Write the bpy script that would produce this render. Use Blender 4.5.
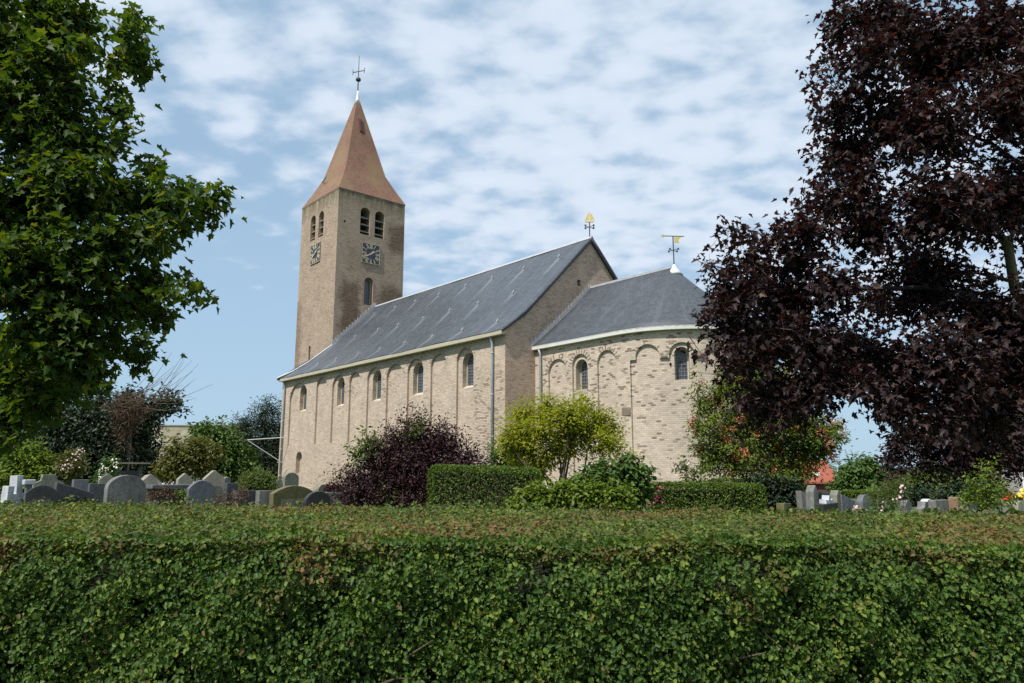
import bpy, bmesh, math, random
import numpy as np
from mathutils import Vector, Matrix

scene = bpy.context.scene
COL = scene.collection
for o in list(bpy.data.objects):
    bpy.data.objects.remove(o)

# ------------------------------------------------------------------ camera
F, EYE = 750.0, 1.65
PITCH = math.atan2(133.5, 750.0)
cam_data = bpy.data.cameras.new('camera')
cam_data.sensor_width = 36.0
cam_data.lens = F / 1024 * 36.0
cam_data.clip_start = 0.05
cam_data.clip_end = 8000
cam = bpy.data.objects.new('camera', cam_data)
cam.location = (0, 0, EYE)
cam.rotation_euler = (math.pi / 2 + PITCH, 0, 0)
COL.objects.link(cam)
scene.camera = cam

# ------------------------------------------------------------------ sun, sky
SUN_DIR = Vector((-0.65, -0.777, 0)).normalized()
SUN_EL = math.radians(54)
to_sun = Vector((SUN_DIR.x * math.cos(SUN_EL), SUN_DIR.y * math.cos(SUN_EL), math.sin(SUN_EL)))
sun_data = bpy.data.lights.new('sun', 'SUN')
sun_data.energy = 3.9
sun_data.angle = math.radians(0.6)
sun_data.color = (1.0, 0.955, 0.90)
sun = bpy.data.objects.new('sun', sun_data)
sun.rotation_euler = to_sun.to_track_quat('Z', 'Y').to_euler()
sun.location = (-20, -20, 60)
COL.objects.link(sun)

world = bpy.data.worlds.new('World')
scene.world = world
world.use_nodes = True
wn, wl = world.node_tree.nodes, world.node_tree.links
wn.clear()


def N(nodes, t, **kw):
    n = nodes.new(t)
    for k, v in kw.items():
        if k == 'inp':
            for kk, vv in v.items():
                n.inputs[kk].default_value = vv
        else:
            setattr(n, k, v)
    return n


def sky_world():
    L = wl.new
    out = N(wn, 'ShaderNodeOutputWorld')
    bg = N(wn, 'ShaderNodeBackground', inp={'Strength': 0.1})
    sky = N(wn, 'ShaderNodeTexSky', sky_type='NISHITA', sun_disc=False,
            sun_elevation=SUN_EL, sun_rotation=math.atan2(SUN_DIR.x, SUN_DIR.y),
            altitude=0, air_density=1.0, dust_density=0.6, ozone_density=1.0)
    tc = N(wn, 'ShaderNodeTexCoord')
    sep = N(wn, 'ShaderNodeSeparateXYZ')
    L(tc.outputs['Generated'], sep.inputs[0])
    zc = N(wn, 'ShaderNodeMath', operation='MAXIMUM', inp={1: 0.0})
    L(sep.outputs['Z'], zc.inputs[0])
    za = N(wn, 'ShaderNodeMath', operation='ADD', inp={1: 0.22})
    L(zc.outputs[0], za.inputs[0])
    px = N(wn, 'ShaderNodeMath', operation='DIVIDE')
    py = N(wn, 'ShaderNodeMath', operation='DIVIDE')
    L(sep.outputs['X'], px.inputs[0]); L(za.outputs[0], px.inputs[1])
    L(sep.outputs['Y'], py.inputs[0]); L(za.outputs[0], py.inputs[1])
    comb = N(wn, 'ShaderNodeCombineXYZ')
    L(px.outputs[0], comb.inputs['X']); L(py.outputs[0], comb.inputs['Y'])
    mp = N(wn, 'ShaderNodeMapping')
    mp.inputs['Rotation'].default_value = (0, 0, math.radians(20))
    mp.inputs['Location'].default_value = (3.3, 1.7, 0)
    mp.inputs['Scale'].default_value = (1.0, 1.25, 1.0)
    L(comb.outputs[0], mp.inputs['Vector'])
    n1 = N(wn, 'ShaderNodeTexNoise', inp={'Scale': 9.5, 'Detail': 5.5, 'Roughness': 0.46, 'Distortion': 0.0})
    n2 = N(wn, 'ShaderNodeTexNoise', inp={'Scale': 1.2, 'Detail': 3.0, 'Roughness': 0.5})
    L(mp.outputs[0], n1.inputs['Vector']); L(mp.outputs[0], n2.inputs['Vector'])
    # coverage rises with elevation: clear towards the horizon
    cov = N(wn, 'ShaderNodeMapRange', inp={'From Min': 0.10, 'From Max': 0.36, 'To Min': -0.36, 'To Max': 0.075})
    cov.interpolation_type = 'SMOOTHSTEP'
    # the west (left) side is clearer low down
    ax = N(wn, 'ShaderNodeMath', operation='MULTIPLY_ADD', inp={1: 0.22})
    L(sep.outputs['X'], ax.inputs[0]); L(sep.outputs['Z'], ax.inputs[2])
    L(ax.outputs[0], cov.inputs['Value'])
    m2 = N(wn, 'ShaderNodeMath', operation='MULTIPLY_ADD', inp={1: 0.5, 2: -0.25})
    L(n2.outputs['Fac'], m2.inputs[0])
    s1 = N(wn, 'ShaderNodeMath', operation='ADD'); s2 = N(wn, 'ShaderNodeMath', operation='ADD')
    L(n1.outputs['Fac'], s1.inputs[0]); L(m2.outputs[0], s1.inputs[1])
    L(s1.outputs[0], s2.inputs[0]); L(cov.outputs[0], s2.inputs[1])
    rmp = N(wn, 'ShaderNodeMapRange', inp={'From Min': 0.33, 'From Max': 0.69, 'To Min': 0.05, 'To Max': 0.93})
    rmp.interpolation_type = 'SMOOTHSTEP'
    L(s2.outputs[0], rmp.inputs['Value'])
    cc = N(wn, 'ShaderNodeMix', data_type='RGBA')
    cc.inputs['A'].default_value = (3.9, 4.7, 5.7, 1)
    cc.inputs['B'].default_value = (5.4, 6.0, 6.8, 1)
    L(s2.outputs[0], cc.inputs['Factor'])
    # thin high veil over the blue
    veil = N(wn, 'ShaderNodeMix', data_type='RGBA', inp={'Factor': 0.55})
    veil.inputs['B'].default_value = (2.7, 4.05, 5.3, 1)
    vf = N(wn, 'ShaderNodeMapRange', inp={'From Min': 0.0, 'From Max': 0.35, 'To Min': 0.9, 'To Max': 0.66})
    L(sep.outputs['Z'], vf.inputs['Value']); L(vf.outputs[0], veil.inputs['Factor'])
    L(sky.outputs['Color'], veil.inputs['A'])
    mix = N(wn, 'ShaderNodeMix', data_type='RGBA')
    L(rmp.outputs[0], mix.inputs['Factor'])
    L(veil.outputs['Result'], mix.inputs['A']); L(cc.outputs['Result'], mix.inputs['B'])
    L(mix.outputs['Result'], bg.inputs['Color'])
    L(bg.outputs[0], out.inputs['Surface'])


sky_world()
scene.view_settings.view_transform = 'Standard'
scene.view_settings.look = 'None'
scene.view_settings.exposure = 0.56
scene.view_settings.gamma = 1
scene.view_settings.use_curve_mapping = False
scene.render.engine = 'CYCLES'
scene.cycles.max_bounces = 6
scene.cycles.diffuse_bounces = 4
scene.cycles.transmission_bounces = 3
scene.cycles.use_denoising = False
scene.cycles.filter_width = 1.5

# ------------------------------------------------------------------ helpers
CP, SP = math.cos(PITCH), math.sin(PITCH)
rng = np.random.default_rng(7)


def at(px, py, Y):
    """World point seen at pixel (px, py) at depth Y (used to survey the photograph)."""
    x, y = (px - 512) / F, (341.5 - py) / F
    r = (x, CP - y * SP, SP + y * CP)
    t = Y / r[1]
    return (r[0] * t, Y, EYE + r[2] * t)


def ss(a, b, x):
    t = min(1, max(0, (x - a) / (b - a)))
    return t * t * (3 - 2 * t)


def gz(x, y):
    d = math.hypot(x + 3, (y - 34) * 0.9)
    z = 0.55 * (1 - ss(19, 29, d))
    return z - 3.2 * ss(36, 100, d)


def tag(o, label=None, cat=None, group=None, kind=None):
    if label: o['label'] = label
    if cat: o['category'] = cat
    if group: o['group'] = group
    if kind: o['kind'] = kind
    return o


def empty(name, loc=(0, 0, 0), rz=0, label=None, cat=None, group=None):
    o = bpy.data.objects.new(name, None)
    o.location = loc
    o.rotation_euler = (0, 0, rz)
    o.empty_display_size = 0.3
    COL.objects.link(o)
    return tag(o, label, cat, group)


def link(name, me, mat=None, parent=None, loc=None, rz=None):
    o = bpy.data.objects.new(name, me)
    if mat is not None and not me.materials:
        me.materials.append(mat)
    COL.objects.link(o)
    if parent is not None: o.parent = parent
    if loc is not None: o.location = loc
    if rz is not None: o.rotation_euler = (0, 0, rz)
    return o


def polymesh(name, verts, loops, starts, attr=None, attr2=None):
    """Fast mesh from numpy arrays."""
    me = bpy.data.meshes.new(name)
    verts = np.ascontiguousarray(verts, dtype=np.float32)
    me.vertices.add(len(verts))
    me.vertices.foreach_set('co', verts.ravel())
    me.loops.add(len(loops))
    me.loops.foreach_set('vertex_index', np.ascontiguousarray(loops, dtype=np.int32))
    me.polygons.add(len(starts))
    me.polygons.foreach_set('loop_start', np.ascontiguousarray(starts, dtype=np.int32))
    me.update(calc_edges=True)
    for nm, a in (('rnd', attr), ('tint', attr2)):
        if a is not None:
            at_ = me.attributes.new(nm, 'FLOAT', 'POINT')
            at_.data.foreach_set('value', np.ascontiguousarray(a, dtype=np.float32))
    return me


class MB:
    """Collects boxes, prisms and tubes into ONE mesh."""
    def __init__(self):
        self.v, self.f = [], []

    def box(self, a, b, M=None):
        x0, y0, z0 = a; x1, y1, z1 = b
        n = len(self.v)
        P = [(x0, y0, z0), (x1, y0, z0), (x1, y1, z0), (x0, y1, z0), (x0, y0, z1), (x1, y0, z1), (x1, y1, z1), (x0, y1, z1)]
        if M is not None: P = [tuple(M @ Vector(p)) for p in P]
        self.v += P
        self.f += [tuple(n + i for i in q) for q in ((0, 3, 2, 1), (4, 5, 6, 7), (0, 1, 5, 4), (1, 2, 6, 5), (2, 3, 7, 6), (3, 0, 4, 7))]
        return self

    def prism(self, pts, d0, d1, frame):
        """polygon pts (u,v) extruded along w from d0 to d1; frame maps (u,v,w) to xyz"""
        n, k = len(self.v), len(pts)
        self.v += [frame(u, v, d0) for u, v in pts] + [frame(u, v, d1) for u, v in pts]
        self.f.append(tuple(range(n, n + k))[::-1])
        self.f.append(tuple(range(n + k, n + 2 * k)))
        for i in range(k):
            j = (i + 1) % k
            self.f.append((n + i, n + j, n + k + j, n + k + i))
        return self

    def tube(self, pts, r, seg=8, caps=True):
        pts = [Vector(p) for p in pts]
        rs = r if hasattr(r, '__len__') else [r] * len(pts)
        n0 = len(self.v)
        for i, p in enumerate(pts):
            t = (pts[min(i + 1, len(pts) - 1)] - pts[max(i - 1, 0)])
            t = t.normalized() if t.length > 1e-9 else Vector((0, 0, 1))
            a = t.cross(Vector((0, 0, 1)) if abs(t.z) < 0.9 else Vector((1, 0, 0))).normalized()
            b = t.cross(a)
            for k in range(seg):
                an = 2 * math.pi * k / seg
                self.v.append(tuple(p + (a * math.cos(an) + b * math.sin(an)) * rs[i]))
        for i in range(len(pts) - 1):
            for k in range(seg):
                k2 = (k + 1) % seg
                self.f.append((n0 + i * seg + k, n0 + i * seg + k2, n0 + (i + 1) * seg + k2, n0 + (i + 1) * seg + k))
        if caps:
            self.f.append(tuple(n0 + k for k in range(seg))[::-1])
            self.f.append(tuple(n0 + (len(pts) - 1) * seg + k for k in range(seg)))
        return self

    def lathe(self, prof, c=(0, 0, 0), seg=16):
        n0 = len(self.v)
        for r, z in prof:
            for k in range(seg):
                a = 2 * math.pi * k / seg
                self.v.append((c[0] + r * math.cos(a), c[1] + r * math.sin(a), c[2] + z))
        for i in range(len(prof) - 1):
            for k in range(seg):
                k2 = (k + 1) % seg
                self.f.append((n0 + i * seg + k, n0 + i * seg + k2, n0 + (i + 1) * seg + k2, n0 + (i + 1) * seg + k))
        self.f.append(tuple(n0 + k for k in range(seg))[::-1])
        self.f.append(tuple(n0 + (len(prof) - 1) * seg + k for k in range(seg)))
        return self

    def mesh(self, name, fix=True):
        me = bpy.data.meshes.new(name)
        me.from_pydata(self.v, [], self.f)
        if fix:
            bm = bmesh.new(); bm.from_mesh(me)
            bmesh.ops.recalc_face_normals(bm, faces=bm.faces)
            bm.to_mesh(me); bm.free()
        return me

    def build(self, name, mat, parent=None, fix=True, bevel=0, smooth=False):
        me = self.mesh(name, fix)
        if bevel:
            bm = bmesh.new(); bm.from_mesh(me)
            es = [e for e in bm.edges if len(e.link_faces) == 2 and e.calc_face_angle(0) > 0.5]
            bmesh.ops.bevel(bm, geom=es, offset=bevel, segments=2, affect='EDGES', profile=0.6)
            bm.to_mesh(me); bm.free()
        if smooth:
            me.shade_smooth()
        return link(name, me, mat, parent)


# ------------------------------------------------------------------ materials
def new_mat(name):
    m = bpy.data.materials.new(name)
    m.use_nodes = True
    n = m.node_tree.nodes
    n.clear()
    out = n.new('ShaderNodeOutputMaterial')
    b = n.new('ShaderNodeBsdfPrincipled')
    m.node_tree.links.new(b.outputs[0], out.inputs[0])
    return m, n, m.node_tree.links.new, b, out


def c4(c): return (c[0], c[1], c[2], 1)


def ramp(n, stops, interp='LINEAR'):
    r = n.new('ShaderNodeValToRGB')
    r.color_ramp.interpolation = interp
    e = r.color_ramp.elements
    while len(e) < len(stops): e.new(0.5)
    for i, (p, c) in enumerate(stops):
        e[i].position = p
        e[i].color = c4(c) if hasattr(c, '__len__') else (c, c, c, 1)
    return r


def mixc(n, L, fac, a, b, mode='MIX'):
    m = n.new('ShaderNodeMix'); m.data_type = 'RGBA'; m.blend_type = mode
    for s, v in (('Factor', fac), ('A', a), ('B', b)):
        if hasattr(v, 'type') or hasattr(v, 'is_linked'): L(v, m.inputs[s])
        elif s == 'Factor': m.inputs[s].default_value = v
        else: m.inputs[s].default_value = c4(v)
    return m.outputs['Result']


def simple_mat(name, ca, cb, scale=3, rough=0.8, bump=0.2, metal=0.0, detail=6):
    """Two-tone mottled surface."""
    m, n, L, b, out = new_mat(name)
    tc = n.new('ShaderNodeTexCoord')
    nz = N(n, 'ShaderNodeTexNoise', inp={'Scale': scale, 'Detail': detail, 'Roughness': 0.62})
    L(tc.outputs['Object'], nz.inputs['Vector'])
    r = ramp(n, [(0.3, ca), (0.7, cb)])
    L(nz.outputs['Fac'], r.inputs[0])
    L(r.outputs[0], b.inputs['Base Color'])
    b.inputs['Roughness'].default_value = rough
    b.inputs['Metallic'].default_value = metal
    if bump:
        bp = N(n, 'ShaderNodeBump', inp={'Strength': bump, 'Distance': 0.02})
        nz2 = N(n, 'ShaderNodeTexNoise', inp={'Scale': scale * 8, 'Detail': 4})
        L(tc.outputs['Object'], nz2.inputs['Vector'])
        L(nz2.outputs['Fac'], bp.inputs['Height'])
        L(bp.outputs[0], b.inputs['Normal'])
    return m


def leaf_mat(name, stops, trans=0.3, rough=0.5, spec=0.4, tintcol=None, transcol=None):
    """Foliage: a base colour per leaf (attribute rnd), light passing through the blade."""
    m, n, L, b, out = new_mat(name)
    a = N(n, 'ShaderNodeAttribute', attribute_name='rnd')
    r = ramp(n, stops)
    L(a.outputs['Fac'], r.inputs[0])
    col = r.outputs[0]
    if tintcol:
        t = N(n, 'ShaderNodeAttribute', attribute_name='tint')
        col = mixc(n, L, t.outputs['Fac'], col, tintcol)
    L(col, b.inputs['Base Color'])
    b.inputs['Roughness'].default_value = rough
    b.inputs['Specular IOR Level'].default_value = spec
    tr = n.new('ShaderNodeBsdfTranslucent')
    tcol = mixc(n, L, 1.0, col, transcol or (1.5, 1.5, 0.6), 'MULTIPLY')
    L(tcol, tr.inputs['Color'])
    mx = n.new('ShaderNodeMixShader'); mx.inputs[0].default_value = trans
    L(b.outputs[0], mx.inputs[1]); L(tr.outputs[0], mx.inputs[2])
    L(mx.outputs[0], out.inputs[0])
    return m


def brick_mat(name, light, dark, mortar, bw, bh, dark_share=0.12, patch=None, patch_amt=0.0, blotch=0.35,
              moss=None, masks=(), bump=0.5, mask_blocks=0.4, mask_tint=None):
    """Masonry laid in metres over the UV map; every block has its own shade; masks: (axis boxes) with more dark blocks."""
    m, n, L, b, out = new_mat(name)
    uv = N(n, 'ShaderNodeUVMap', uv_map='UVMap')
    tc = n.new('ShaderNodeTexCoord')
    nzw = N(n, 'ShaderNodeTexNoise', inp={'Scale': 1.7, 'Detail': 3})
    L(tc.outputs['Object'], nzw.inputs['Vector'])
    wob = N(n, 'ShaderNodeVectorMath', operation='MULTIPLY_ADD')
    wob.inputs[1].default_value = (0.02, 0.012, 0)
    L(nzw.outputs['Color'], wob.inputs[0]); L(uv.outputs[0], wob.inputs[2])
    br = N(n, 'ShaderNodeTexBrick', inp={'Scale': 1.0, 'Mortar Size': 0.008, 'Mortar Smooth': 0.3, 'Bias': 0.0,
                                         'Brick Width': bw, 'Row Height': bh,
                                         'Color1': (0, 0, 0, 1), 'Color2': (1, 1, 1, 1), 'Mortar': (0.5, 0.5, 0.5, 1)})
    L(wob.outputs[0], br.inputs['Vector'])
    rnd = br.outputs['Color']
    # more dark blocks inside blotches
    nb = N(n, 'ShaderNodeTexNoise', inp={'Scale': 0.55, 'Detail': 5, 'Roughness': 0.65})
    L(tc.outputs['Object'], nb.inputs['Vector'])
    thr = N(n, 'ShaderNodeMapRange', inp={'From Min': 0.42, 'From Max': 0.72, 'To Min': 0.0, 'To Max': blotch})
    L(nb.outputs['Fac'], thr.inputs['Value'])
    share = N(n, 'ShaderNodeMath', operation='ADD', inp={1: dark_share - 0.05})
    L(thr.outputs[0], share.inputs[0])
    last = share.outputs[0]
    sep = n.new('ShaderNodeSeparateXYZ')
    L(tc.outputs['Object'], sep.inputs[0])
    nj = N(n, 'ShaderNodeTexNoise', inp={'Scale': 0.8, 'Detail': 4, 'Roughness': 0.6})
    L(tc.outputs['Object'], nj.inputs['Vector'])
    jig = N(n, 'ShaderNodeVectorMath', operation='MULTIPLY_ADD')
    jig.inputs[1].default_value = (1.6, 1.6, 1.6)
    L(nj.outputs['Color'], jig.inputs[0])
    ofs = N(n, 'ShaderNodeVectorMath', operation='ADD'); ofs.inputs[1].default_value = (-0.8, -0.8, -0.8)
    L(tc.outputs['Object'], ofs.inputs[0]); L(ofs.outputs[0], jig.inputs[2])
    sepj = n.new('ShaderNodeSeparateXYZ'); L(jig.outputs[0], sepj.inputs[0])
    holes_ = None
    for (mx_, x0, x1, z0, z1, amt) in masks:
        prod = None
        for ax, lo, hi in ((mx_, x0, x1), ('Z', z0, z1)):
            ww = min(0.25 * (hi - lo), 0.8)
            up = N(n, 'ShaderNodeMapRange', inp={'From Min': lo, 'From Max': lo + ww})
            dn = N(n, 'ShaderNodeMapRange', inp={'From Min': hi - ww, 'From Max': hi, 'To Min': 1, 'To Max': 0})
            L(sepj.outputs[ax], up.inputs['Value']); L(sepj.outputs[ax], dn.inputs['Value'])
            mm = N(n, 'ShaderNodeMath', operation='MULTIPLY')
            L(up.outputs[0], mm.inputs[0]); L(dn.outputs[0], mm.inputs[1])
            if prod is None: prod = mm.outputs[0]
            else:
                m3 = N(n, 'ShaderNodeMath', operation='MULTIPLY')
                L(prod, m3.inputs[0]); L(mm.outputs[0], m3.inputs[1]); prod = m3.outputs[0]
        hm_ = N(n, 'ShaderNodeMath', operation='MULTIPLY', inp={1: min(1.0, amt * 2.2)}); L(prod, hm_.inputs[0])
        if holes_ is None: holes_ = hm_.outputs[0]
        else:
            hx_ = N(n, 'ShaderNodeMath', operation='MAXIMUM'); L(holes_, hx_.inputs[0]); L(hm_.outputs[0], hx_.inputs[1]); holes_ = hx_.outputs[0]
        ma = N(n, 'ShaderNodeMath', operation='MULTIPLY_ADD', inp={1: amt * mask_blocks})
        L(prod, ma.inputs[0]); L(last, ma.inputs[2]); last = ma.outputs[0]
    lt = N(n, 'ShaderNodeMath', operation='SUBTRACT'); L(last, lt.inputs[0]); L(rnd, lt.inputs[1])
    dk = N(n, 'ShaderNodeMapRange', inp={'From Min': -0.06, 'From Max': 0.06})
    L(lt.outputs[0], dk.inputs['Value'])
    # light blocks vary gently
    l2 = tuple(c * 0.8 for c in light)
    vr = ramp(n, [(0.0, l2), (1.0, tuple(min(1, c * 1.1) for c in light))])
    L(rnd, vr.inputs[0])
    col = mixc(n, L, dk.outputs[0], vr.outputs[0], dark)
    mo = N(n, 'ShaderNodeMath', operation='MULTIPLY', inp={1: 0.85}); L(br.outputs['Fac'], mo.inputs[0])
    mcol_ = mortar
    if holes_ is not None and mask_tint is None: mcol_ = mixc(n, L, holes_, mortar, tuple(c * 0.22 for c in mortar))
    col = mixc(n, L, mo.outputs[0], col, mcol_)
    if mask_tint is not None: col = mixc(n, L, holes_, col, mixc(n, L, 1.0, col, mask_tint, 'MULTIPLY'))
    # weather: large and fine mottling
    nw = N(n, 'ShaderNodeTexNoise', inp={'Scale': 0.9, 'Detail': 7, 'Roughness': 0.7})
    L(tc.outputs['Object'], nw.inputs['Vector'])
    wr = ramp(n, [(0.3, 0.76), (0.55, 1.0), (0.75, 1.12)])
    L(nw.outputs['Fac'], wr.inputs[0])
    col = mixc(n, L, 0.8, col, wr.outputs[0], 'MULTIPLY')
    if patch:
        npz = N(n, 'ShaderNodeTexNoise', inp={'Scale': 0.28, 'Detail': 2, 'Roughness': 0.5})
        L(tc.outputs['Object'], npz.inputs['Vector'])
        pr = N(n, 'ShaderNodeMapRange', inp={'From Min': 0.5, 'From Max': 0.58, 'To Min': 0, 'To Max': patch_amt})
        L(npz.outputs['Fac'], pr.inputs['Value'])
        col = mixc(n, L, pr.outputs[0], col, patch)
    if moss:
        mcol, z0, z1 = moss
        nm = N(n, 'ShaderNodeTexNoise', inp={'Scale': 2.2, 'Detail': 5, 'Roughness': 0.7})
        mpg = n.new('ShaderNodeMapping'); mpg.inputs['Scale'].default_value = (1, 1, 0.25)
        L(tc.outputs['Object'], mpg.inputs[0]); L(mpg.outputs[0], nm.inputs['Vector'])
        zr = N(n, 'ShaderNodeMapRange', inp={'From Min': z0, 'From Max': z1, 'To Min': 0, 'To Max': 0.85})
        L(sep.outputs['Z'], zr.inputs['Value'])
        mu = N(n, 'ShaderNodeMapRange', inp={'From Min': 0.33, 'From Max': 0.55})
        L(nm.outputs['Fac'], mu.inputs['Value'])
        m5 = N(n, 'ShaderNodeMath', operation='MULTIPLY'); L(zr.outputs[0], m5.inputs[0]); L(mu.outputs[0], m5.inputs[1])
        col = mixc(n, L, m5.outputs[0], col, mcol)
    L(col, b.inputs['Base Color'])
    b.inputs['Roughness'].default_value = 0.92
    b.inputs['Specular IOR Level'].default_value = 0.2
    hh = N(n, 'ShaderNodeMath', operation='MULTIPLY_ADD', inp={1: -0.7})
    L(br.outputs['Fac'], hh.inputs[0])
    h2 = N(n, 'ShaderNodeMath', operation='MULTIPLY', inp={1: 0.6}); L(rnd, h2.inputs[0])
    L(h2.outputs[0], hh.inputs[2])
    bp = N(n, 'ShaderNodeBump', inp={'Strength': bump, 'Distance': 0.025})
    L(hh.outputs[0], bp.inputs['Height']); L(bp.outputs[0], b.inputs['Normal'])
    return m


def roof_mat(name, ca, cb, course=0.2, streak=True, lichen=None, rough=0.5, width=0.22):
    """Slates or tiles laid in courses over the UV map (u along the eave, v up the slope)."""
    m, n, L, b, out = new_mat(name)
    uv = N(n, 'ShaderNodeUVMap', uv_map='UVMap')
    tc = n.new('ShaderNodeTexCoord')
    br = N(n, 'ShaderNodeTexBrick', inp={'Scale': 1.0, 'Mortar Size': 0.006, 'Mortar Smooth': 0.2, 'Brick Width': width, 'Row Height': course,
                                         'Color1': (0, 0, 0, 1), 'Color2': (1, 1, 1, 1), 'Mortar': (0.15, 0.15, 0.15, 1)})
    L(uv.outputs[0], br.inputs['Vector'])
    r = ramp(n, [(0, ca), (1, cb)])
    L(br.outputs['Color'], r.inputs[0])
    nz = N(n, 'ShaderNodeTexNoise', inp={'Scale': 0.7, 'Detail': 6, 'Roughness': 0.65})
    L(tc.outputs['Object'], nz.inputs['Vector'])
    wr = ramp(n, [(0.3, 0.72), (0.7, 1.25)])
    L(nz.outputs['Fac'], wr.inputs[0])
    col = mixc(n, L, 0.7, r.outputs[0], wr.outputs[0], 'MULTIPLY')
    col = mixc(n, L, br.outputs['Fac'], col, tuple(c * 0.45 for c in ca))
    # run-off streaks, long down the slope
    mpg = n.new('ShaderNodeMapping'); mpg.inputs['Scale'].default_value = (2.6, 0.10, 1)
    L(uv.outputs[0], mpg.inputs[0])
    ns = N(n, 'ShaderNodeTexNoise', inp={'Scale': 1.0, 'Detail': 4, 'Roughness': 0.6})
    L(mpg.outputs[0], ns.inputs['Vector'])
    sr = N(n, 'ShaderNodeMapRange', inp={'From Min': 0.52, 'From Max': 0.8, 'To Min': 0, 'To Max': 0.35})
    L(ns.outputs['Fac'], sr.inputs['Value'])
    if streak:
        col = mixc(n, L, sr.outputs[0], col, tuple(min(1, c * 2.1) for c in cb))
        st = N(n, 'ShaderNodeAttribute', attribute_name='tint')
        col = mixc(n, L, st.outputs['Fac'], col, (0.24, 0.255, 0.27))
    if lichen:
        nl = N(n, 'ShaderNodeTexNoise', inp={'Scale': 0.45, 'Detail': 6, 'Roughness': 0.7})
        L(tc.outputs['Object'], nl.inputs['Vector'])
        lr = N(n, 'ShaderNodeMapRange', inp={'From Min': 0.44, 'From Max': 0.62, 'To Min': 0, 'To Max': 0.75})
        L(nl.outputs['Fac'], lr.inputs['Value'])
        col = mixc(n, L, lr.outputs[0], col, lichen)
    L(col, b.inputs['Base Color'])
    b.inputs['Roughness'].default_value = rough
    # each course tips up at its lower edge
    sepu = n.new('ShaderNodeSeparateXYZ'); L(uv.outputs[0], sepu.inputs[0])
    dv = N(n, 'ShaderNodeMath', operation='DIVIDE', inp={1: course}); L(sepu.outputs['Y'], dv.inputs[0])
    fr = N(n, 'ShaderNodeMath', operation='FRACT'); L(dv.outputs[0], fr.inputs[0])
    hm = N(n, 'ShaderNodeMath', operation='MULTIPLY_ADD', inp={1: -0.5}); L(fr.outputs[0], hm.inputs[0])
    h2 = N(n, 'ShaderNodeMath', operation='MULTIPLY', inp={1: 0.3}); L(br.outputs['Color'], h2.inputs[0]); L(h2.outputs[0], hm.inputs[2])
    bp = N(n, 'ShaderNodeBump', inp={'Strength': 0.35, 'Distance': 0.02})
    L(hm.outputs[0], bp.inputs['Height']); L(bp.outputs[0], b.inputs['Normal'])
    return m


M = {}
M['tuff'] = brick_mat('pale_tuff_masonry', (0.48, 0.395, 0.305), (0.27, 0.20, 0.15), (0.395, 0.32, 0.245), 0.22, 0.078, 0.02, blotch=0.12,
                      masks=(('X', -3.0, 0.6, 1.0, 6.4, 0.42), ('X', -16.3, -14.2, 5.6, 8.2, 0.30), ('X', -11.8, -9.8, 5.0, 8.2, 0.30), ('X', -9.4, -5.8, 6.0, 8.2, 0.22)))
M['tuff_choir'] = brick_mat('apse_tuff_blocks', (0.50, 0.42, 0.33), (0.19, 0.14, 0.105), (0.43, 0.36, 0.28), 0.22, 0.085, 0.11, blotch=0.18, bump=0.6)
M['brick_gable'] = brick_mat('brown_gable_brick', (0.50, 0.375, 0.28), (0.37, 0.27, 0.20), (0.38, 0.295, 0.225), 0.24, 0.08, 0.12, blotch=0.22)
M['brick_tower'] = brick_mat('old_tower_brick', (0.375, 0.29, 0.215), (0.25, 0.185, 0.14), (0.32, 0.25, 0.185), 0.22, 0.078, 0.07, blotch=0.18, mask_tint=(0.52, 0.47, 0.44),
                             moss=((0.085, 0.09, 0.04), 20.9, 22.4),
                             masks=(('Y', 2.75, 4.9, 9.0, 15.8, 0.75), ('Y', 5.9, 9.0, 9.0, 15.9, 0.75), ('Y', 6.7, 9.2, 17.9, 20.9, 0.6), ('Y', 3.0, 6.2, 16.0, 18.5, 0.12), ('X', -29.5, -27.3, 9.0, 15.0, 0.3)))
M['slate'] = roof_mat('blue_grey_slate', (0.046, 0.054, 0.062), (0.068, 0.079, 0.090), 0.2, rough=0.42)
M['slate_choir'] = roof_mat('choir_slate', (0.040, 0.048, 0.057), (0.063, 0.073, 0.084), 0.18, rough=0.62)
M['tile_spire'] = roof_mat('red_spire_tile', (0.165, 0.083, 0.052), (0.225, 0.112, 0.068), 0.16, streak=False, lichen=(0.195, 0.132, 0.058), rough=0.75, width=0.16)
M['lead'] = simple_mat('weathered_lead', (0.30, 0.31, 0.32), (0.44, 0.445, 0.45), 4, 0.5, 0.1)
M['whitelead'] = simple_mat('pale_lead_cap', (0.66, 0.66, 0.65), (0.78, 0.78, 0.76), 4, 0.5, 0.1)
M['zinc'] = simple_mat('zinc_pipe', (0.30, 0.31, 0.32), (0.38, 0.39, 0.40), 6, 0.45, 0.05)
M['gutter'] = simple_mat('painted_gutter', (0.36, 0.32, 0.22), (0.44, 0.40, 0.29), 3, 0.6, 0.05)
M['whitegutter'] = simple_mat('white_gutter', (0.70, 0.68, 0.62), (0.80, 0.78, 0.73), 3, 0.5, 0.05)
M['glass'] = simple_mat('old_window_glass', (0.030, 0.036, 0.045), (0.075, 0.085, 0.10), 5, 0.16, 0.12)
M['came'] = simple_mat('lead_glazing_bars', (0.20, 0.21, 0.22), (0.28, 0.29, 0.30), 9, 0.6, 0)
M['winframe'] = simple_mat('pale_window_surround', (0.42, 0.36, 0.27), (0.5, 0.44, 0.34), 5, 0.85, 0.1)
M['iron'] = simple_mat('dark_wrought_iron', (0.03, 0.03, 0.033), (0.055, 0.052, 0.05), 9, 0.6, 0.05)
M['gold'] = simple_mat('gilded_metal', (0.85, 0.58, 0.16), (0.95, 0.70, 0.26), 6, 0.38, 0.0, metal=0.85)
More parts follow.
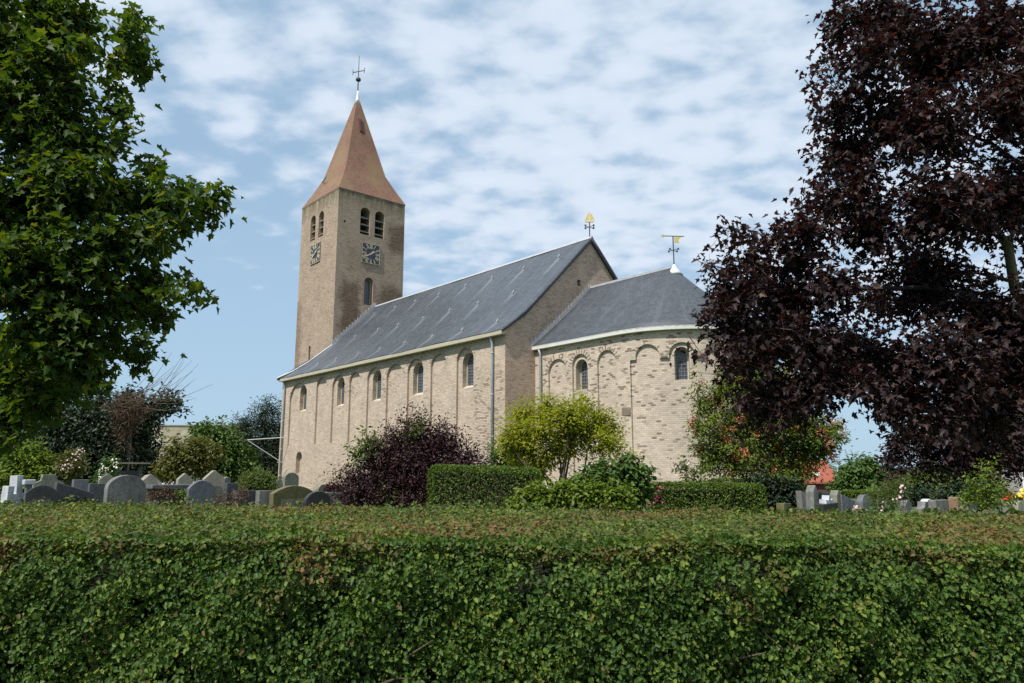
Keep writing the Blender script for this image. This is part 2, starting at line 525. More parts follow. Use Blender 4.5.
M['goldpaint'] = simple_mat('gold_paint', (0.50, 0.41, 0.22), (0.60, 0.51, 0.30), 6, 0.5, 0.0)
M['clockblue'] = simple_mat('dark_blue_clock_board', (0.018, 0.024, 0.055), (0.03, 0.036, 0.075), 3, 0.45, 0.0)
M['louvre'] = simple_mat('grey_louvre_boards', (0.16, 0.145, 0.125), (0.24, 0.22, 0.19), 5, 0.85, 0.1)
M['voussoir'] = simple_mat('dark_arch_stones', (0.13, 0.10, 0.075), (0.24, 0.185, 0.135), 3, 0.9, 0.3)
M['redpaint'] = simple_mat('red_hatch_paint', (0.13, 0.032, 0.026), (0.17, 0.045, 0.036), 4, 0.6, 0)
M['wood'] = simple_mat('grey_wood', (0.07, 0.06, 0.048), (0.12, 0.105, 0.085), 5, 0.85, 0.2)
M['bark'] = simple_mat('grey_brown_bark', (0.055, 0.045, 0.033), (0.11, 0.095, 0.07), 8, 0.95, 0.6)
M['darkbark'] = simple_mat('dark_bark', (0.014, 0.012, 0.010), (0.030, 0.026, 0.022), 8, 0.95, 0.6)
M['mossbark'] = simple_mat('mossy_bark', (0.07, 0.075, 0.03), (0.12, 0.11, 0.06), 9, 0.95, 0.6)
M['twig'] = simple_mat('brown_twigs', (0.06, 0.042, 0.028), (0.12, 0.085, 0.06), 12, 0.95, 0.2)
def stone_mat(name, ca, cb, lich=(0.30, 0.30, 0.22), amt=0.6, rough=0.88, scale=4):
    m, n, L, b, out = new_mat(name)
    tc = n.new('ShaderNodeTexCoord')
    nz = N(n, 'ShaderNodeTexNoise', inp={'Scale': scale, 'Detail': 8, 'Roughness': 0.7})
    L(tc.outputs['Object'], nz.inputs['Vector'])
    r = ramp(n, [(0.28, tuple(c * 0.8 for c in ca)), (0.5, ca), (0.72, cb)])
    L(nz.outputs['Fac'], r.inputs[0])
    sp = N(n, 'ShaderNodeTexNoise', inp={'Scale': scale * 3.1, 'Detail': 6, 'Roughness': 0.75})
    L(tc.outputs['Object'], sp.inputs['Vector'])
    f = N(n, 'ShaderNodeMapRange', inp={'From Min': 0.56, 'From Max': 0.66, 'To Min': 0, 'To Max': amt}); L(sp.outputs['Fac'], f.inputs['Value'])
    col = mixc(n, L, f.outputs[0], r.outputs[0], lich)
    mp = n.new('ShaderNodeMapping'); mp.inputs['Scale'].default_value = (3, 3, 0.35)
    L(tc.outputs['Object'], mp.inputs[0])
    st = N(n, 'ShaderNodeTexNoise', inp={'Scale': 2.2, 'Detail': 5, 'Roughness': 0.6}); L(mp.outputs[0], st.inputs['Vector'])
    sr = ramp(n, [(0.35, 0.6), (0.6, 1.0)]); L(st.outputs['Fac'], sr.inputs[0])
    col = mixc(n, L, 0.75, col, sr.outputs[0], 'MULTIPLY')
    L(col, b.inputs['Base Color']); b.inputs['Roughness'].default_value = rough
    bp = N(n, 'ShaderNodeBump', inp={'Strength': 0.3, 'Distance': 0.02}); L(sp.outputs['Fac'], bp.inputs['Height']); L(bp.outputs[0], b.inputs['Normal'])
    return m


M['granite'] = simple_mat('dark_granite', (0.040, 0.042, 0.046), (0.075, 0.08, 0.085), 9, 0.42, 0.05)
M['blackstone_and_shade'] = simple_mat('black_stone_and_shade', (0.018, 0.018, 0.018), (0.035, 0.034, 0.034), 9, 0.5, 0.1)  # black gravestones; also paints the shade inside belfry openings and hatch
M['greystone'] = stone_mat('grey_bluestone', (0.155, 0.155, 0.145), (0.27, 0.265, 0.245))
M['bluestone'] = stone_mat('blue_grey_stone', (0.11, 0.12, 0.135), (0.18, 0.19, 0.205), (0.22, 0.23, 0.2), 0.4, 0.7)
M['palestone'] = stone_mat('pale_sandstone', (0.27, 0.25, 0.20), (0.40, 0.37, 0.30), (0.24, 0.23, 0.13))
M['lichenstone'] = stone_mat('lichened_stone', (0.17, 0.17, 0.135), (0.29, 0.29, 0.22), (0.32, 0.31, 0.18), 0.8)
M['mossstone'] = stone_mat('mossy_stone', (0.12, 0.11, 0.045), (0.20, 0.18, 0.11), (0.16, 0.14, 0.03), 0.8, 0.95)
M['marble'] = stone_mat('weathered_white_marble', (0.50, 0.52, 0.55), (0.66, 0.67, 0.68), (0.42, 0.42, 0.40), 0.4, 0.6)
M['redgranite'] = simple_mat('red_brown_granite', (0.20, 0.10, 0.075), (0.27, 0.145, 0.11), 12, 0.5, 0.05)
M['grass'] = simple_mat('mown_grass', (0.030, 0.055, 0.014), (0.065, 0.095, 0.028), 0.8, 0.95, 0.6)
M['barnroof'] = roof_mat('mossy_barn_tiles', (0.13, 0.12, 0.085), (0.24, 0.22, 0.16), 0.5, streak=False, lichen=(0.15, 0.14, 0.075), rough=0.9, width=0.4)
M['plaster'] = simple_mat('pale_render', (0.5, 0.47, 0.4), (0.6, 0.57, 0.5), 1, 0.9, 0.1)
M['redroof'] = simple_mat('red_house_tiles', (0.22, 0.055, 0.03), (0.29, 0.08, 0.045), 1.5, 0.8, 0.2)
M['darkbrick'] = simple_mat('dark_red_brick', (0.075, 0.028, 0.028), (0.12, 0.045, 0.04), 2, 0.9, 0.2)
M['greyroof'] = simple_mat('grey_house_tiles', (0.12, 0.11, 0.105), (0.17, 0.16, 0.15), 1.5, 0.85, 0.2)
M['brownbrick'] = simple_mat('brown_house_brick', (0.16, 0.11, 0.08), (0.22, 0.16, 0.12), 2, 0.9, 0.2)
M['whitepaint'] = simple_mat('white_paint', (0.74, 0.74, 0.72), (0.8, 0.8, 0.78), 2, 0.5, 0)
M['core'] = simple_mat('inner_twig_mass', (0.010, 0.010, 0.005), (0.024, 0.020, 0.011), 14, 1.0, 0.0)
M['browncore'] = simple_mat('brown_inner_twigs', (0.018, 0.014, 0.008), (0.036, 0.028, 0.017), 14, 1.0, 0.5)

G = lambda *a: a
M['maple'] = leaf_mat('green_maple_leaf', [(0, (0.022, 0.050, 0.012)), (0.6, (0.042, 0.080, 0.012)), (0.9, (0.10, 0.135, 0.020)), (1, (0.14, 0.115, 0.035))], 0.38, 0.5, 0.15, transcol=(2.2, 2.0, 0.5))
M['purple'] = leaf_mat('purple_maple_leaf', [(0, (0.012, 0.009, 0.010)), (0.6, (0.030, 0.018, 0.019)), (0.92, (0.062, 0.032, 0.027)), (1, (0.095, 0.05, 0.028))], 0.24, 0.5, 0.22, transcol=(2.0, 0.85, 0.6))
M['berberis'] = leaf_mat('purple_barberry_leaf', [(0, (0.016, 0.009, 0.011)), (0.7, (0.045, 0.020, 0.024)), (1, (0.10, 0.045, 0.045))], 0.15, 0.5, 0.15, transcol=(1.8, 0.7, 0.6))
M['hedgeleaf'] = leaf_mat('field_maple_hedge_leaf', [(0, (0.022, 0.050, 0.010)), (0.55, (0.062, 0.118, 0.018)), (0.86, (0.165, 0.225, 0.034)), (0.95, (0.19, 0.155, 0.038)), (1, (0.16, 0.08, 0.035))], 0.32, 0.5, 0.22, tintcol=(0.20, 0.105, 0.050))
M['clipped'] = leaf_mat('clipped_hedge_leaf', [(0, (0.035, 0.068, 0.010)), (0.7, (0.080, 0.130, 0.016)), (1, (0.14, 0.185, 0.03))], 0.25, 0.45, 0.15)
M['limegreen'] = leaf_mat('yellow_green_leaf', [(0, (0.15, 0.18, 0.014)), (0.7, (0.27, 0.29, 0.025)), (1, (0.36, 0.34, 0.05))], 0.42, 0.5, 0.15)
M['laurel'] = leaf_mat('bright_laurel_leaf', [(0, (0.075, 0.125, 0.016)), (0.7, (0.14, 0.20, 0.026)), (1, (0.20, 0.25, 0.05))], 0.32, 0.45, 0.15)
M['midgreen'] = leaf_mat('mid_green_leaf', [(0, (0.040, 0.080, 0.020)), (0.7, (0.085, 0.145, 0.034)), (1, (0.14, 0.20, 0.05))], 0.25, 0.5, 0.15)
M['darkgreen'] = leaf_mat('dark_evergreen_leaf', [(0, (0.012, 0.024, 0.012)), (0.7, (0.026, 0.046, 0.021)), (1, (0.045, 0.068, 0.03))], 0.15, 0.55, 0.3)
M['palegreen'] = leaf_mat('pale_green_leaf', [(0, (0.07, 0.11, 0.03)), (0.7, (0.115, 0.155, 0.045)), (1, (0.18, 0.19, 0.09))], 0.3, 0.5, 0.15)
M['ochre'] = leaf_mat('yellowish_leaf', [(0, (0.07, 0.08, 0.02)), (0.7, (0.125, 0.125, 0.035)), (1, (0.17, 0.15, 0.06))], 0.3, 0.5, 0.15)
M['deadbrown'] = leaf_mat('dead_brown_needles', [(0, (0.06, 0.04, 0.025)), (0.7, (0.13, 0.08, 0.05)), (1, (0.19, 0.13, 0.085))], 0.15, 0.7, 0.2, transcol=(1, .8, .6))
M['rowan'] = leaf_mat('rowan_leaf', [(0, (0.065, 0.11, 0.014)), (0.65, (0.135, 0.185, 0.025)), (0.92, (0.15, 0.155, 0.03)), (1, (0.19, 0.13, 0.05))], 0.32, 0.5, 0.15)
M['berry'] = simple_mat('orange_red_berries', (0.30, 0.065, 0.028), (0.38, 0.105, 0.045), 8, 0.4, 0)
M['pinkflower'] = simple_mat('deep_pink_petals', (0.42, 0.03, 0.10), (0.55, 0.08, 0.17), 9, 0.6, 0)
M['palepink'] = simple_mat('pale_pink_petals', (0.52, 0.36, 0.34), (0.6, 0.47, 0.45), 9, 0.6, 0)
M['whiteflower'] = simple_mat('white_petals', (0.66, 0.64, 0.52), (0.8, 0.78, 0.7), 9, 0.6, 0)
M['redflower'] = simple_mat('red_petals', (0.50, 0.03, 0.02), (0.6, 0.06, 0.04), 9, 0.6, 0)
M['yellowflower'] = simple_mat('yellow_petals', (0.65, 0.45, 0.04), (0.75, 0.55, 0.08), 9, 0.6, 0)

# ------------------------------------------------------------------ foliage
def template(half, fold=0.12, droop=0.12):
    """A blade: outline points of one half from base (0,0) to tip (0,1), mirrored; two polygons folded at the midrib."""
    k = len(half)
    v = [(0, 0), (0, 1)] + list(half) + [(-x, y) for x, y in half]
    v = np.array([(x, y, abs(x) * fold * 2 - droop * y * y) for x, y in v])
    f1 = [0] + list(range(2, 2 + k)) + [1]
    f2 = [0, 1] + list(range(2 + 2 * k - 1, 1 + k, -1))
    return v, [f1, f2]


T_MAPLE = template([(0.10, -0.06), (0.42, -0.02), (0.30, 0.17), (0.60, 0.46), (0.26, 0.50), (0.17, 0.74)], 0.22, 0.34)
T_LOBED = template([(0.26, 0.06), (0.40, 0.30), (0.31, 0.42), (0.35, 0.66), (0.17, 0.80)], 0.2, 0.3)
T_OVAL = template([(0.20, 0.22), (0.25, 0.5), (0.14, 0.82)], 0.15, 0.18)
T_NARROW = template([(0.10, 0.3), (0.09, 0.7)], 0.1, 0.15)
T_NEEDLE = template([(0.045, 0.4)], 0.1, 0.1)


def leaves(name, P, NRM, DIR, S, tmpl, mat, parent, rnd=None, tint=None):
    V, polys = tmpl
    n = len(P)
    NRM = NRM / (np.linalg.norm(NRM, axis=1, keepdims=True) + 1e-9)
    D = DIR - NRM * (DIR * NRM).sum(1, keepdims=True)
    D /= (np.linalg.norm(D, axis=1, keepdims=True) + 1e-9)
    B = np.cross(D, NRM)
    S = np.broadcast_to(np.asarray(S, float), (n,))
    W = P[:, None, :] + S[:, None, None] * (V[None, :, 0, None] * B[:, None, :] + V[None, :, 1, None] * D[:, None, :] + V[None, :, 2, None] * NRM[:, None, :])
    nv = len(V)
    base = (np.arange(n) * nv)[:, None]
    pl = [np.array(p) for p in polys]
    flat = np.concatenate(pl)
    loops = (base + flat[None, :]).ravel()
    lens = [len(p) for p in pl]
    offs = np.cumsum([0] + lens[:-1])
    starts = (np.arange(n)[:, None] * len(flat) + offs[None, :]).ravel()
    if rnd is None: rnd = rng.random(n)
    me = polymesh(name, W.reshape(-1, 3), loops, starts, np.repeat(rnd, nv), None if tint is None else np.repeat(tint, nv))
    return link(name, me, mat, parent)


def unit(n):
    v = rng.normal(size=(n, 3))
    return v / np.linalg.norm(v, axis=1, keepdims=True)


def spray_points(blobs, n_spray, per, shell=0.45, length=1.0, width=0.35, up=0.0):
    """Leaf positions gathered on little sprays inside the blobs. blob: (x,y,z,rx,ry,rz[,weight])"""
    B = np.array([b[:6] for b in blobs], float)
    w = np.array([(b[6] if len(b) > 6 else 1.0) for b in blobs]) * (B[:, 3] * B[:, 5]) ** 1.0
    idx = rng.choice(len(B), n_spray, p=w / w.sum())
    d = unit(n_spray)
    r = np.clip(rng.random(n_spray) ** shell, 0, 1) * (1 + 0.12 * rng.normal(size=n_spray))
    off = d * r[:, None]
    C = B[idx, :3] + off * B[idx, 3:6]
    R = B[idx, 3:6].mean(1)
    out = d * B[idx, 3:6]
    out /= np.linalg.norm(out, axis=1, keepdims=True)
    twig = out + 0.55 * unit(n_spray) + np.array([0, 0, up])
    twig /= np.linalg.norm(twig, axis=1, keepdims=True)
    t = rng.random((n_spray, per, 1))
    P = C[:, None, :] + twig[:, None, :] * (t - 0.4) * length + rng.normal(size=(n_spray, per, 3)) * length * width * 0.5
    O = np.repeat(twig[:, None, :], per, 1).reshape(-1, 3)
    clump = np.repeat(rng.random((n_spray, 1)), per, 1).reshape(-1)
    return P.reshape(-1, 3), O, C, twig, clump


def crown(name, parent, mat, blobs, n_spray, per, size, tmpl=T_OVAL, length=0.3, width=0.35, shell=0.45, flat=1.0, droop=0.3, up=0.0,
          tint=None, origin=(0, 0, 0), clumpy=0.5, jitter=0.3, holes=None):
    """Foliage as real leaves on sprays; normals lean up (flat) and tips hang (droop)."""
    P, O, C, tw, clump = spray_points(blobs, n_spray, per, shell, length, width, up)
    if holes:
        f = holes[0]
        keep = (vwav(C[:, 0] * f, C[:, 2] * f, 0.9) + 0.7 * vwav(C[:, 1] * f + 1, C[:, 2] * f * 1.3, 2.9)) > holes[1]
        kk = np.repeat(keep, per)
        P, O, clump, C, tw = P[kk], O[kk], clump[kk], C[keep], tw[keep]
    n = len(P)
    nr = rng.normal(size=(n, 3)) * 0.55 + O * 0.35 + np.array([0, 0, flat])
    dr = O + rng.normal(size=(n, 3)) * 0.55 + np.array([0, 0, -droop])
    rnd = np.clip(clumpy * clump + (1 - clumpy) * rng.random(n), 0, 1)
    S = size * (1 - jitter + 2 * jitter * rng.random(n))
    P = P - np.array(origin)
    o = leaves(name, P, nr, dr, S, tmpl, mat, parent, rnd, tint)
    return o, C - np.array(origin), tw


def px_blobs(lst, Y0, depth=0.8, yj=0.0, squash=1.0):
    """Crown lobes surveyed from the photograph: (px, py, r_px[, dY]); real spheres at their own depth."""
    out = []
    for b in lst:
        px, py, r = b[:3]
        Y = Y0 + (b[3] if len(b) > 3 else 0) + rng.uniform(-yj, yj)
        c = at(px, py, Y)
        R = r * Y / F
        out.append((c[0], c[1], c[2], R, max(R * depth, 0.05), R * squash))
    return out


def limb_path(a, b, sag=0.12, k=6):
    a, b = Vector(a), Vector(b)
    L = (b - a).length
    off = Vector(rng.normal(size=3)) * L * 0.06
    pts = []
    for i in range(k + 1):
        t = i / k
        p = a.lerp(b, t) + off * math.sin(math.pi * t) + Vector((0, 0, L * sag * math.sin(math.pi * t) * (1 if b.z > a.z else 0.3)))
        pts.append(p)
    return pts


def skeleton(root, base, top, r0, blobs, bark, r1=0.35, lr=0.3, seg=8, minr=0.012, name='trunk', skip=1):
    """Tapered trunk plus limbs reaching the crown lobes (root-local coordinates)."""
    o = Vector(root.location)
    base, top = Vector(base), Vector(top)
    mb = MB()
    pts = []
    for i in range(9):
        t = i / 8
        p = base.lerp(top, t) + Vector(rng.normal(size=3)) * r0 * 0.25 * math.sin(math.pi * t)
        pts.append(p - o)
    rs = [r0 * (1.35 if i == 0 else 1) * (1 - (1 - r1) * i / 8) for i in range(9)]
    mb.tube(pts, rs, seg)
    tr = mb.build(name, bark, root, smooth=True)
    lb = MB()
    for i, b in enumerate(blobs):
        if i % skip: continue
        c = Vector(b[:3])
        # leave the trunk a little lower than the lobe
        best, bi = None, 0
        for k, p in enumerate(pts):
            pw = p + o
            dz = c.z - pw.z
            hd = math.hypot(c.x - pw.x, c.y - pw.y)
            s = abs(dz - hd * 0.3)
            if best is None or s < best: best, bi = s, k
        a = pts[bi] + o
        Lh = (c - a).length
        rr = min(rs[bi] * 0.6, max(minr, lr * 0.05 * Lh))
        path = limb_path(a, c)
        lb.tube([p - o for p in path], [rr * (1 - 0.8 * j / 6) for j in range(7)], 6)
    if lb.v:
        lb.build('limb', bark, root, smooth=True)
    return tr


def twigs(name, C, tw, root, mat, length, r=0.004, step=1):
    mb = MB()
    for c, d in list(zip(C, tw))[::step]:
        c, d = Vector(c), Vector(d)
        mb.tube([c - d * length * 0.9, c - d * length * 0.2 + Vector((0, 0, -0.02 * length)), c + d * length * 0.6], [r * 1.6, r, r * 0.4], 3, caps=False)
    return mb.build(name, mat, root, fix=False)

# ------------------------------------------------------------------ ground
def make_ground():
    bm = bmesh.new()
    radii = [0, 2, 4, 7, 10, 13, 16, 19, 22, 26, 30, 35, 40, 46, 54, 64, 78, 95, 120, 180, 300, 700, 1800, 4000]
    seg = 72
    rings = []
    for r in radii:
        ring = []
        for k in range(seg if r else 1):
            a = 2 * math.pi * k / seg
            x, y = -3 + r * math.cos(a), 34 + r * math.sin(a)
            ring.append(bm.verts.new((x, y, gz(x, y) + (0.03 * math.sin(x * 1.7) * math.cos(y * 1.3) if r < 100 else 0))))
        rings.append(ring)
    for i in range(1, len(rings)):
        a, b = rings[i - 1], rings[i]
        for k in range(seg):
            k2 = (k + 1) % seg
            if len(a) == 1: bm.faces.new((a[0], b[k], b[k2]))
            else: bm.faces.new((a[k], b[k], b[k2], a[k2]))
    me = bpy.data.meshes.new('ground')
    bm.to_mesh(me); bm.free()
    me.shade_smooth()
    tag(link('ground', me, M['grass']), kind='structure')


make_ground()

# ------------------------------------------------------------------ church
Z0 = 0.5
church = empty('church', (-0.333, 35.052, Z0), math.atan2(-0.7547, 0.656),
               'medieval tuff stone church with a tall brick tower, red pointed spire and grey slate roofs', 'church')


def masonry_uv(me, apse=None):
    uv = me.uv_layers.new(name='UVMap')
    vs = me.vertices
    for p in me.polygons:
        nx, ny, nz_ = p.normal
        for li in p.loop_indices:
            co = vs[me.loops[li].vertex_index].co
            if apse and co.x > apse[0] - 1e-3 and p.center.x > apse[0]:
                a = math.atan2(co.x - apse[0], apse[1] - co.y)
                u, v = apse[0] + a * apse[2], co.z
            elif abs(nz_) > 0.8: u, v = co.x, co.y
            elif abs(nx) > abs(ny): u, v = co.y + 0.37, co.z
            else: u, v = co.x, co.z
            uv.data[li].uv = (u, v)


def carve(mb, cutters, name, mat, parent, apse=None):
    """Cut window and arch recesses out of a solid wall."""
    me = mb.mesh(name)
    ob = bpy.data.objects.new(name, me)
    COL.objects.link(ob)
    tmp = [ob]
    for c in cutters:
        co = bpy.data.objects.new('cut', c.mesh('cut'))
        COL.objects.link(co)
        md = ob.modifiers.new('b', 'BOOLEAN')
        md.operation = 'DIFFERENCE'; md.solver = 'EXACT'; md.use_self = True; md.object = co
        tmp.append(co)
    dg = bpy.context.evaluated_depsgraph_get()
    dg.update()
    res = bpy.data.meshes.new_from_object(ob.evaluated_get(dg))
    for t in tmp: bpy.data.objects.remove(t)
    res.name = name
    res.materials.clear()
    masonry_uv(res, apse)
    return link(name, res, mat, parent)


def arch_pts(u, half, sill, spring, rise=None, seg=12):
    """Outline of a round-headed opening."""
    rise = half if rise is None else rise
    p = [(u - half, sill), (u + half, sill), (u + half, spring)]
    for i in range(1, seg):
        a = math.pi * i / seg
        p.append((u + half * math.cos(a), spring + rise * math.sin(a)))
    p.append((u - half, spring))
    return p


Z = lambda z: z - Z0
fr_s = lambda y0: (lambda u, v, w: (u, y0 + w, v))        # wall facing -y (south)
fr_e = lambda x0: (lambda u, v, w: (x0 - w, u, v))        # wall facing +x (east)

# ---- nave, long south wall with its blind arcade
bays = [(-21.93, 1.40, 7.95, 1), (-18.57, 0.72, 8.0, 0), (-16.28, 0.80, 7.9, 1), (-14.2, 0.66, 7.9, 0), (-11.9, 0.80, 7.95, 1),
        (-9.66, 0.86, 7.9, 0), (-7.56, 0.78, 7.95, 1), (-5.4, 0.70, 7.95, 0), (-3.1, 0.70, 7.98, 1)]
wins = [(-21.45, 1), (-16.1, 1), (-11.75, 1), (-7.45, 1), (-2.95, 1)]
wall = MB().box((-24.6, 0, -0.5), (0, 0.9, Z(8.45)))
c1, c2 = MB(), MB()
for u, h, top, w in bays:
    c1.prism(arch_pts(u, h, Z(3.64), Z(top - h * 0.85), h * 0.85, 14), -0.3, 0.12, fr_s(0))
for u, _ in wins:
    c2.prism(arch_pts(u, 0.50, Z(5.95), Z(7.22), 0.5), -0.5, 0.48, fr_s(0))
c2.prism(arch_pts(-21.4, 0.45, Z(1.75), Z(2.75), 0.45), -0.5, 0.28, fr_s(0))
carve(wall, [c1, c2], 'nave_wall', M['tuff'], church)


def lattice(u0, half, sill, spring, rise, frame, d, t=0.012, du=0.125, dv=0.16):
    mb = MB()
    k = int(half / du) + 1
    for i in range(-k, k + 1):
        u = i * du
        if abs(u) < half * 0.97:
            top = spring + rise * math.sqrt(max(0, 1 - (u / half) ** 2))
            mb.prism([(u0 + u - t / 2, sill), (u0 + u + t / 2, sill), (u0 + u + t / 2, top), (u0 + u - t / 2, top)], d - 0.012, d - 0.002, frame)
    z = sill + dv
    while z < spring + rise - 0.05:
        h = half if z < spring else half * math.sqrt(max(0, 1 - ((z - spring) / rise) ** 2))
        mb.prism([(u0 - h, z - t / 2), (u0 + h, z - t / 2), (u0 + h, z + t / 2), (u0 - h, z + t / 2)], d - 0.026, d - 0.014, frame)
        z += dv
    return mb


def church_window(u, half, sill, spring, rise, frame, depth, framed=True, mullion=True):
    """window > glass, glazing_bar; the frame is the window's own mesh"""
    fb = MB()
    outer = arch_pts(u, half, sill, spring, rise)
    inner = arch_pts(u, half - 0.055, sill + 0.06, spring, rise - 0.055)
    n = len(outer)
    for i in range(n):
        j = (i + 1) % n
        fb.prism([outer[i], outer[j], inner[j], inner[i]], depth - 0.07, depth - 0.02, frame)
    w = fb.build('window', M['winframe'], church)
    g = MB().prism(arch_pts(u, half - 0.05, sill + 0.055, spring, rise - 0.05), depth - 0.04, depth - 0.03, frame)
    g.build('glass', M['glass'], w)
    b = lattice(u, half - 0.055, sill + 0.06, spring, rise - 0.055, frame, depth - 0.04)
    b.build('glazing_bar', M['came'], w)
    return w


for u, _ in wins:
    church_window(u, 0.50, Z(5.95), Z(7.22), 0.5, fr_s(0), 0.46)
    sl = MB()   # sloping sill
    sl.prism([(0.125, Z(5.951)), (0.45, Z(6.12)), (0.45, Z(5.951))], u - 0.495, u + 0.495, lambda a, b_, c_: (c_, a, b_))
    sl.build('window_sill', M['winframe'], church)
    mu = MB().box((u + 0.13, 0.36, Z(6.0)), (u + 0.165, 0.41, Z(7.55)))
    mu.build('saddle_bar', M['whitepaint'], church)

# stones of the arch heads: one ring per arch, darker and lighter blocks
def arch_ring(u, r, spring, frame, rise=None, share=0.6, depth=0.24, seg=17, proud=0.010, pale='tuff', apse=None):
    rise = r if rise is None else rise
    mb = MB(); mi = []
    cuts = [0.0]
    for i in range(seg): cuts += [(i + 0.36 + 0.1 * rng.random()) / seg, (i + 1.0) / seg]
    dd = [depth * rng.uniform(0.75, 1.05) for _ in cuts]
    for k, c in enumerate(cuts):
        a = math.pi * c
        for rr, w in ((0.012, -proud), (dd[k], -proud), (dd[k], 0.03), (0.012, 0.03)):
            mb.v.append(frame(u + (r + rr) * math.cos(a), spring + (rise + rr) * math.sin(a), w))
    for k in range(len(cuts) - 1):
        dark = (k % 2 == 0) and rng.random() < share
        for q in range(4):
            mb.f.append((k * 4 + q, k * 4 + (q + 1) % 4, k * 4 + 4 + (q + 1) % 4, k * 4 + 4 + q)); mi.append(0 if dark else 1)
    e = (len(cuts) - 1) * 4
    mb.f += [(0, 3, 2, 1), (e, e + 1, e + 2, e + 3)]; mi += [1, 1]
    me = mb.mesh('arch_ring')
    masonry_uv(me, apse)
    me.materials.append(M['voussoir']); me.materials.append(M[pale])
    me.polygons.foreach_set('material_index', mi)
    o = link('arch_ring', me, None, church)
    return o


for i, (u, h, top, w) in enumerate(bays):
    arch_ring(u, h, Z(top - h * 0.85), fr_s(0), h * 0.85, 0.25 if w else 0.5, 0.2, 19, 0.006)

# plain north wall and west wall
nb = MB().box((-24.6, 11.25, -0.5), (-0.72, 12.08, Z(8.45))).box((-24.6, 0.9, -0.5), (-23.9, 11.25, Z(8.45)))
me = nb.mesh('nave_wall'); masonry_uv(me); link('nave_wall', me, M['brick_gable'], church)

# ---- east gable
gab = MB().prism([(0.01, -0.5), (12.07, -0.5), (12.07, Z(8.5)), (10.9, Z(9.38)), (6.04, Z(14.1)), (1.2, Z(9.38)), (0.01, Z(8.5))], -0.012, 0.7, fr_e(0))
gh = MB().prism([(4.98, Z(11.45)), (5.24, Z(11.45)), (5.24, Z(11.8)), (4.98, Z(11.8))], -0.3, 0.5, fr_e(0))
carve(gab, [gh], 'gable_wall', M['brick_gable'], church)

# ---- nave roof: south slope a fine grid so that run-off stains can follow the hooks
def slope_roof(name, prof, x0, x1, nx, nv, mat, hooks=(), thick=0.14, hip=False):
    prof = [Vector(p) for p in prof]
    seglen = [(prof[i + 1] - prof[i]).length for i in range(len(prof) - 1)]
    tot = sum(seglen)

    def P(s):
        for i, l in enumerate(seglen):
            if s <= l or i == len(seglen) - 1: return prof[i].lerp(prof[i + 1], min(1, s / l))
            s -= l
    V, Tn, UVs = [], [], []
    for j in range(nv + 1):
        s = tot * j / nv
        p = P(s)
        xa = x0 if not hip else (-22.25 if p.x > 2.55 else -22.25 - 2.25 * (2.55 - p.x) / 3.05)
        for i in range(nx + 1):
            x = xa + (x1 - xa) * i / nx
            wv = 0.018 * math.sin(x * 0.9 + s) + 0.012 * math.sin(x * 2.3 - 0.7 * s)
            V.append((x, p.x, p.y + wv))
            UVs.append((x, s))
            t = 0
            for hx, hs, ln in hooks:
                if abs(x - hx) < 0.22 and 0 <= hs - s < ln:
                    t = max(t, (1 - abs(x - hx) / 0.22) * (0.6 * (1 - (hs - s) / ln) ** 0.8))
            Tn.append(min(1, t))
    loops, starts = [], []
    for j in range(nv):
        for i in range(nx):
            a = j * (nx + 1) + i
            starts.append(len(loops)); loops += [a, a + 1, a + nx + 2, a + nx + 1]
    me = polymesh(name, np.array(V), loops, starts, None, np.array(Tn))
    uv = me.uv_layers.new(name='UVMap')
    uv.data.foreach_set('uv', np.array([UVs[l] for l in loops], dtype=np.float32).ravel())
    o = link(name, me, mat, church)
    md = o.modifiers.new('thickness', 'SOLIDIFY'); md.thickness = thick; md.offset = -1
    return o, P, tot


prof = [(-0.36, Z(8.42)), (0.35, Z(8.92)), (1.22, Z(9.60)), (6.04, Z(14.32))]
hooks = []
for row, s in enumerate((1.3, 4.3, 7.3)):
    for k in range(9):
        x = -23.3 + 2.75 * k + (1.3 if row % 2 else 0) + rng.uniform(-0.12, 0.12)
        if x < -0.3: hooks.append((x, s + rng.uniform(-0.1, 0.1), rng.uniform(1.2, 2.6)))
roof, RP, rtot = slope_roof('nave_roof', prof, -24.5, 0.16, 250, 90, M['slate'], hooks, hip=True)
for hx, hs, _ in hooks:
    p = RP(hs)
    hk = MB().box((hx - 0.03, p.x - 0.09, p.y - 0.05), (hx + 0.03, p.x + 0.05, p.y + 0.10)).box((hx - 0.05, p.x - 0.16, p.y - 0.06), (hx + 0.05, p.x - 0.09, p.y + 0.02))
    hk.build('roof_hook', M['lead'], roof)
profn = [(12.58, Z(8.42)), (11.73, Z(8.92)), (10.86, Z(9.60)), (6.04, Z(14.32))]
slope_roof('nave_roof', profn, -22.25, 0.16, 20, 12, M['slate'], thick=-0.14)
hp = MB()   # small hipped end between the tower and the west wall
for a_, b_, c_ in (((-24.5, -0.5, Z(8.42)), (-22.25, 2.56, Z(10.86)), (-24.5, 2.56, Z(8.42))), ((-24.9, 12.58, Z(8.42)), (-24.9, 8.39, Z(8.42)), (-22.25, 8.39, Z(11.9)))):
    hp = MB(); k = 0; hp.v += [a_, b_, c_] + [(p[0], p[1], p[2] - 0.12) for p in (a_, b_, c_)]
    hp.f += [(k, k + 1, k + 2), (k + 5, k + 4, k + 3), (k, k + 3, k + 4, k + 1), (k + 1, k + 4, k + 5, k + 2), (k + 2, k + 5, k + 3, k)]
    hme = hp.mesh('nave_roof'); masonry_uv(hme); link('nave_roof', hme, M['slate'], church)
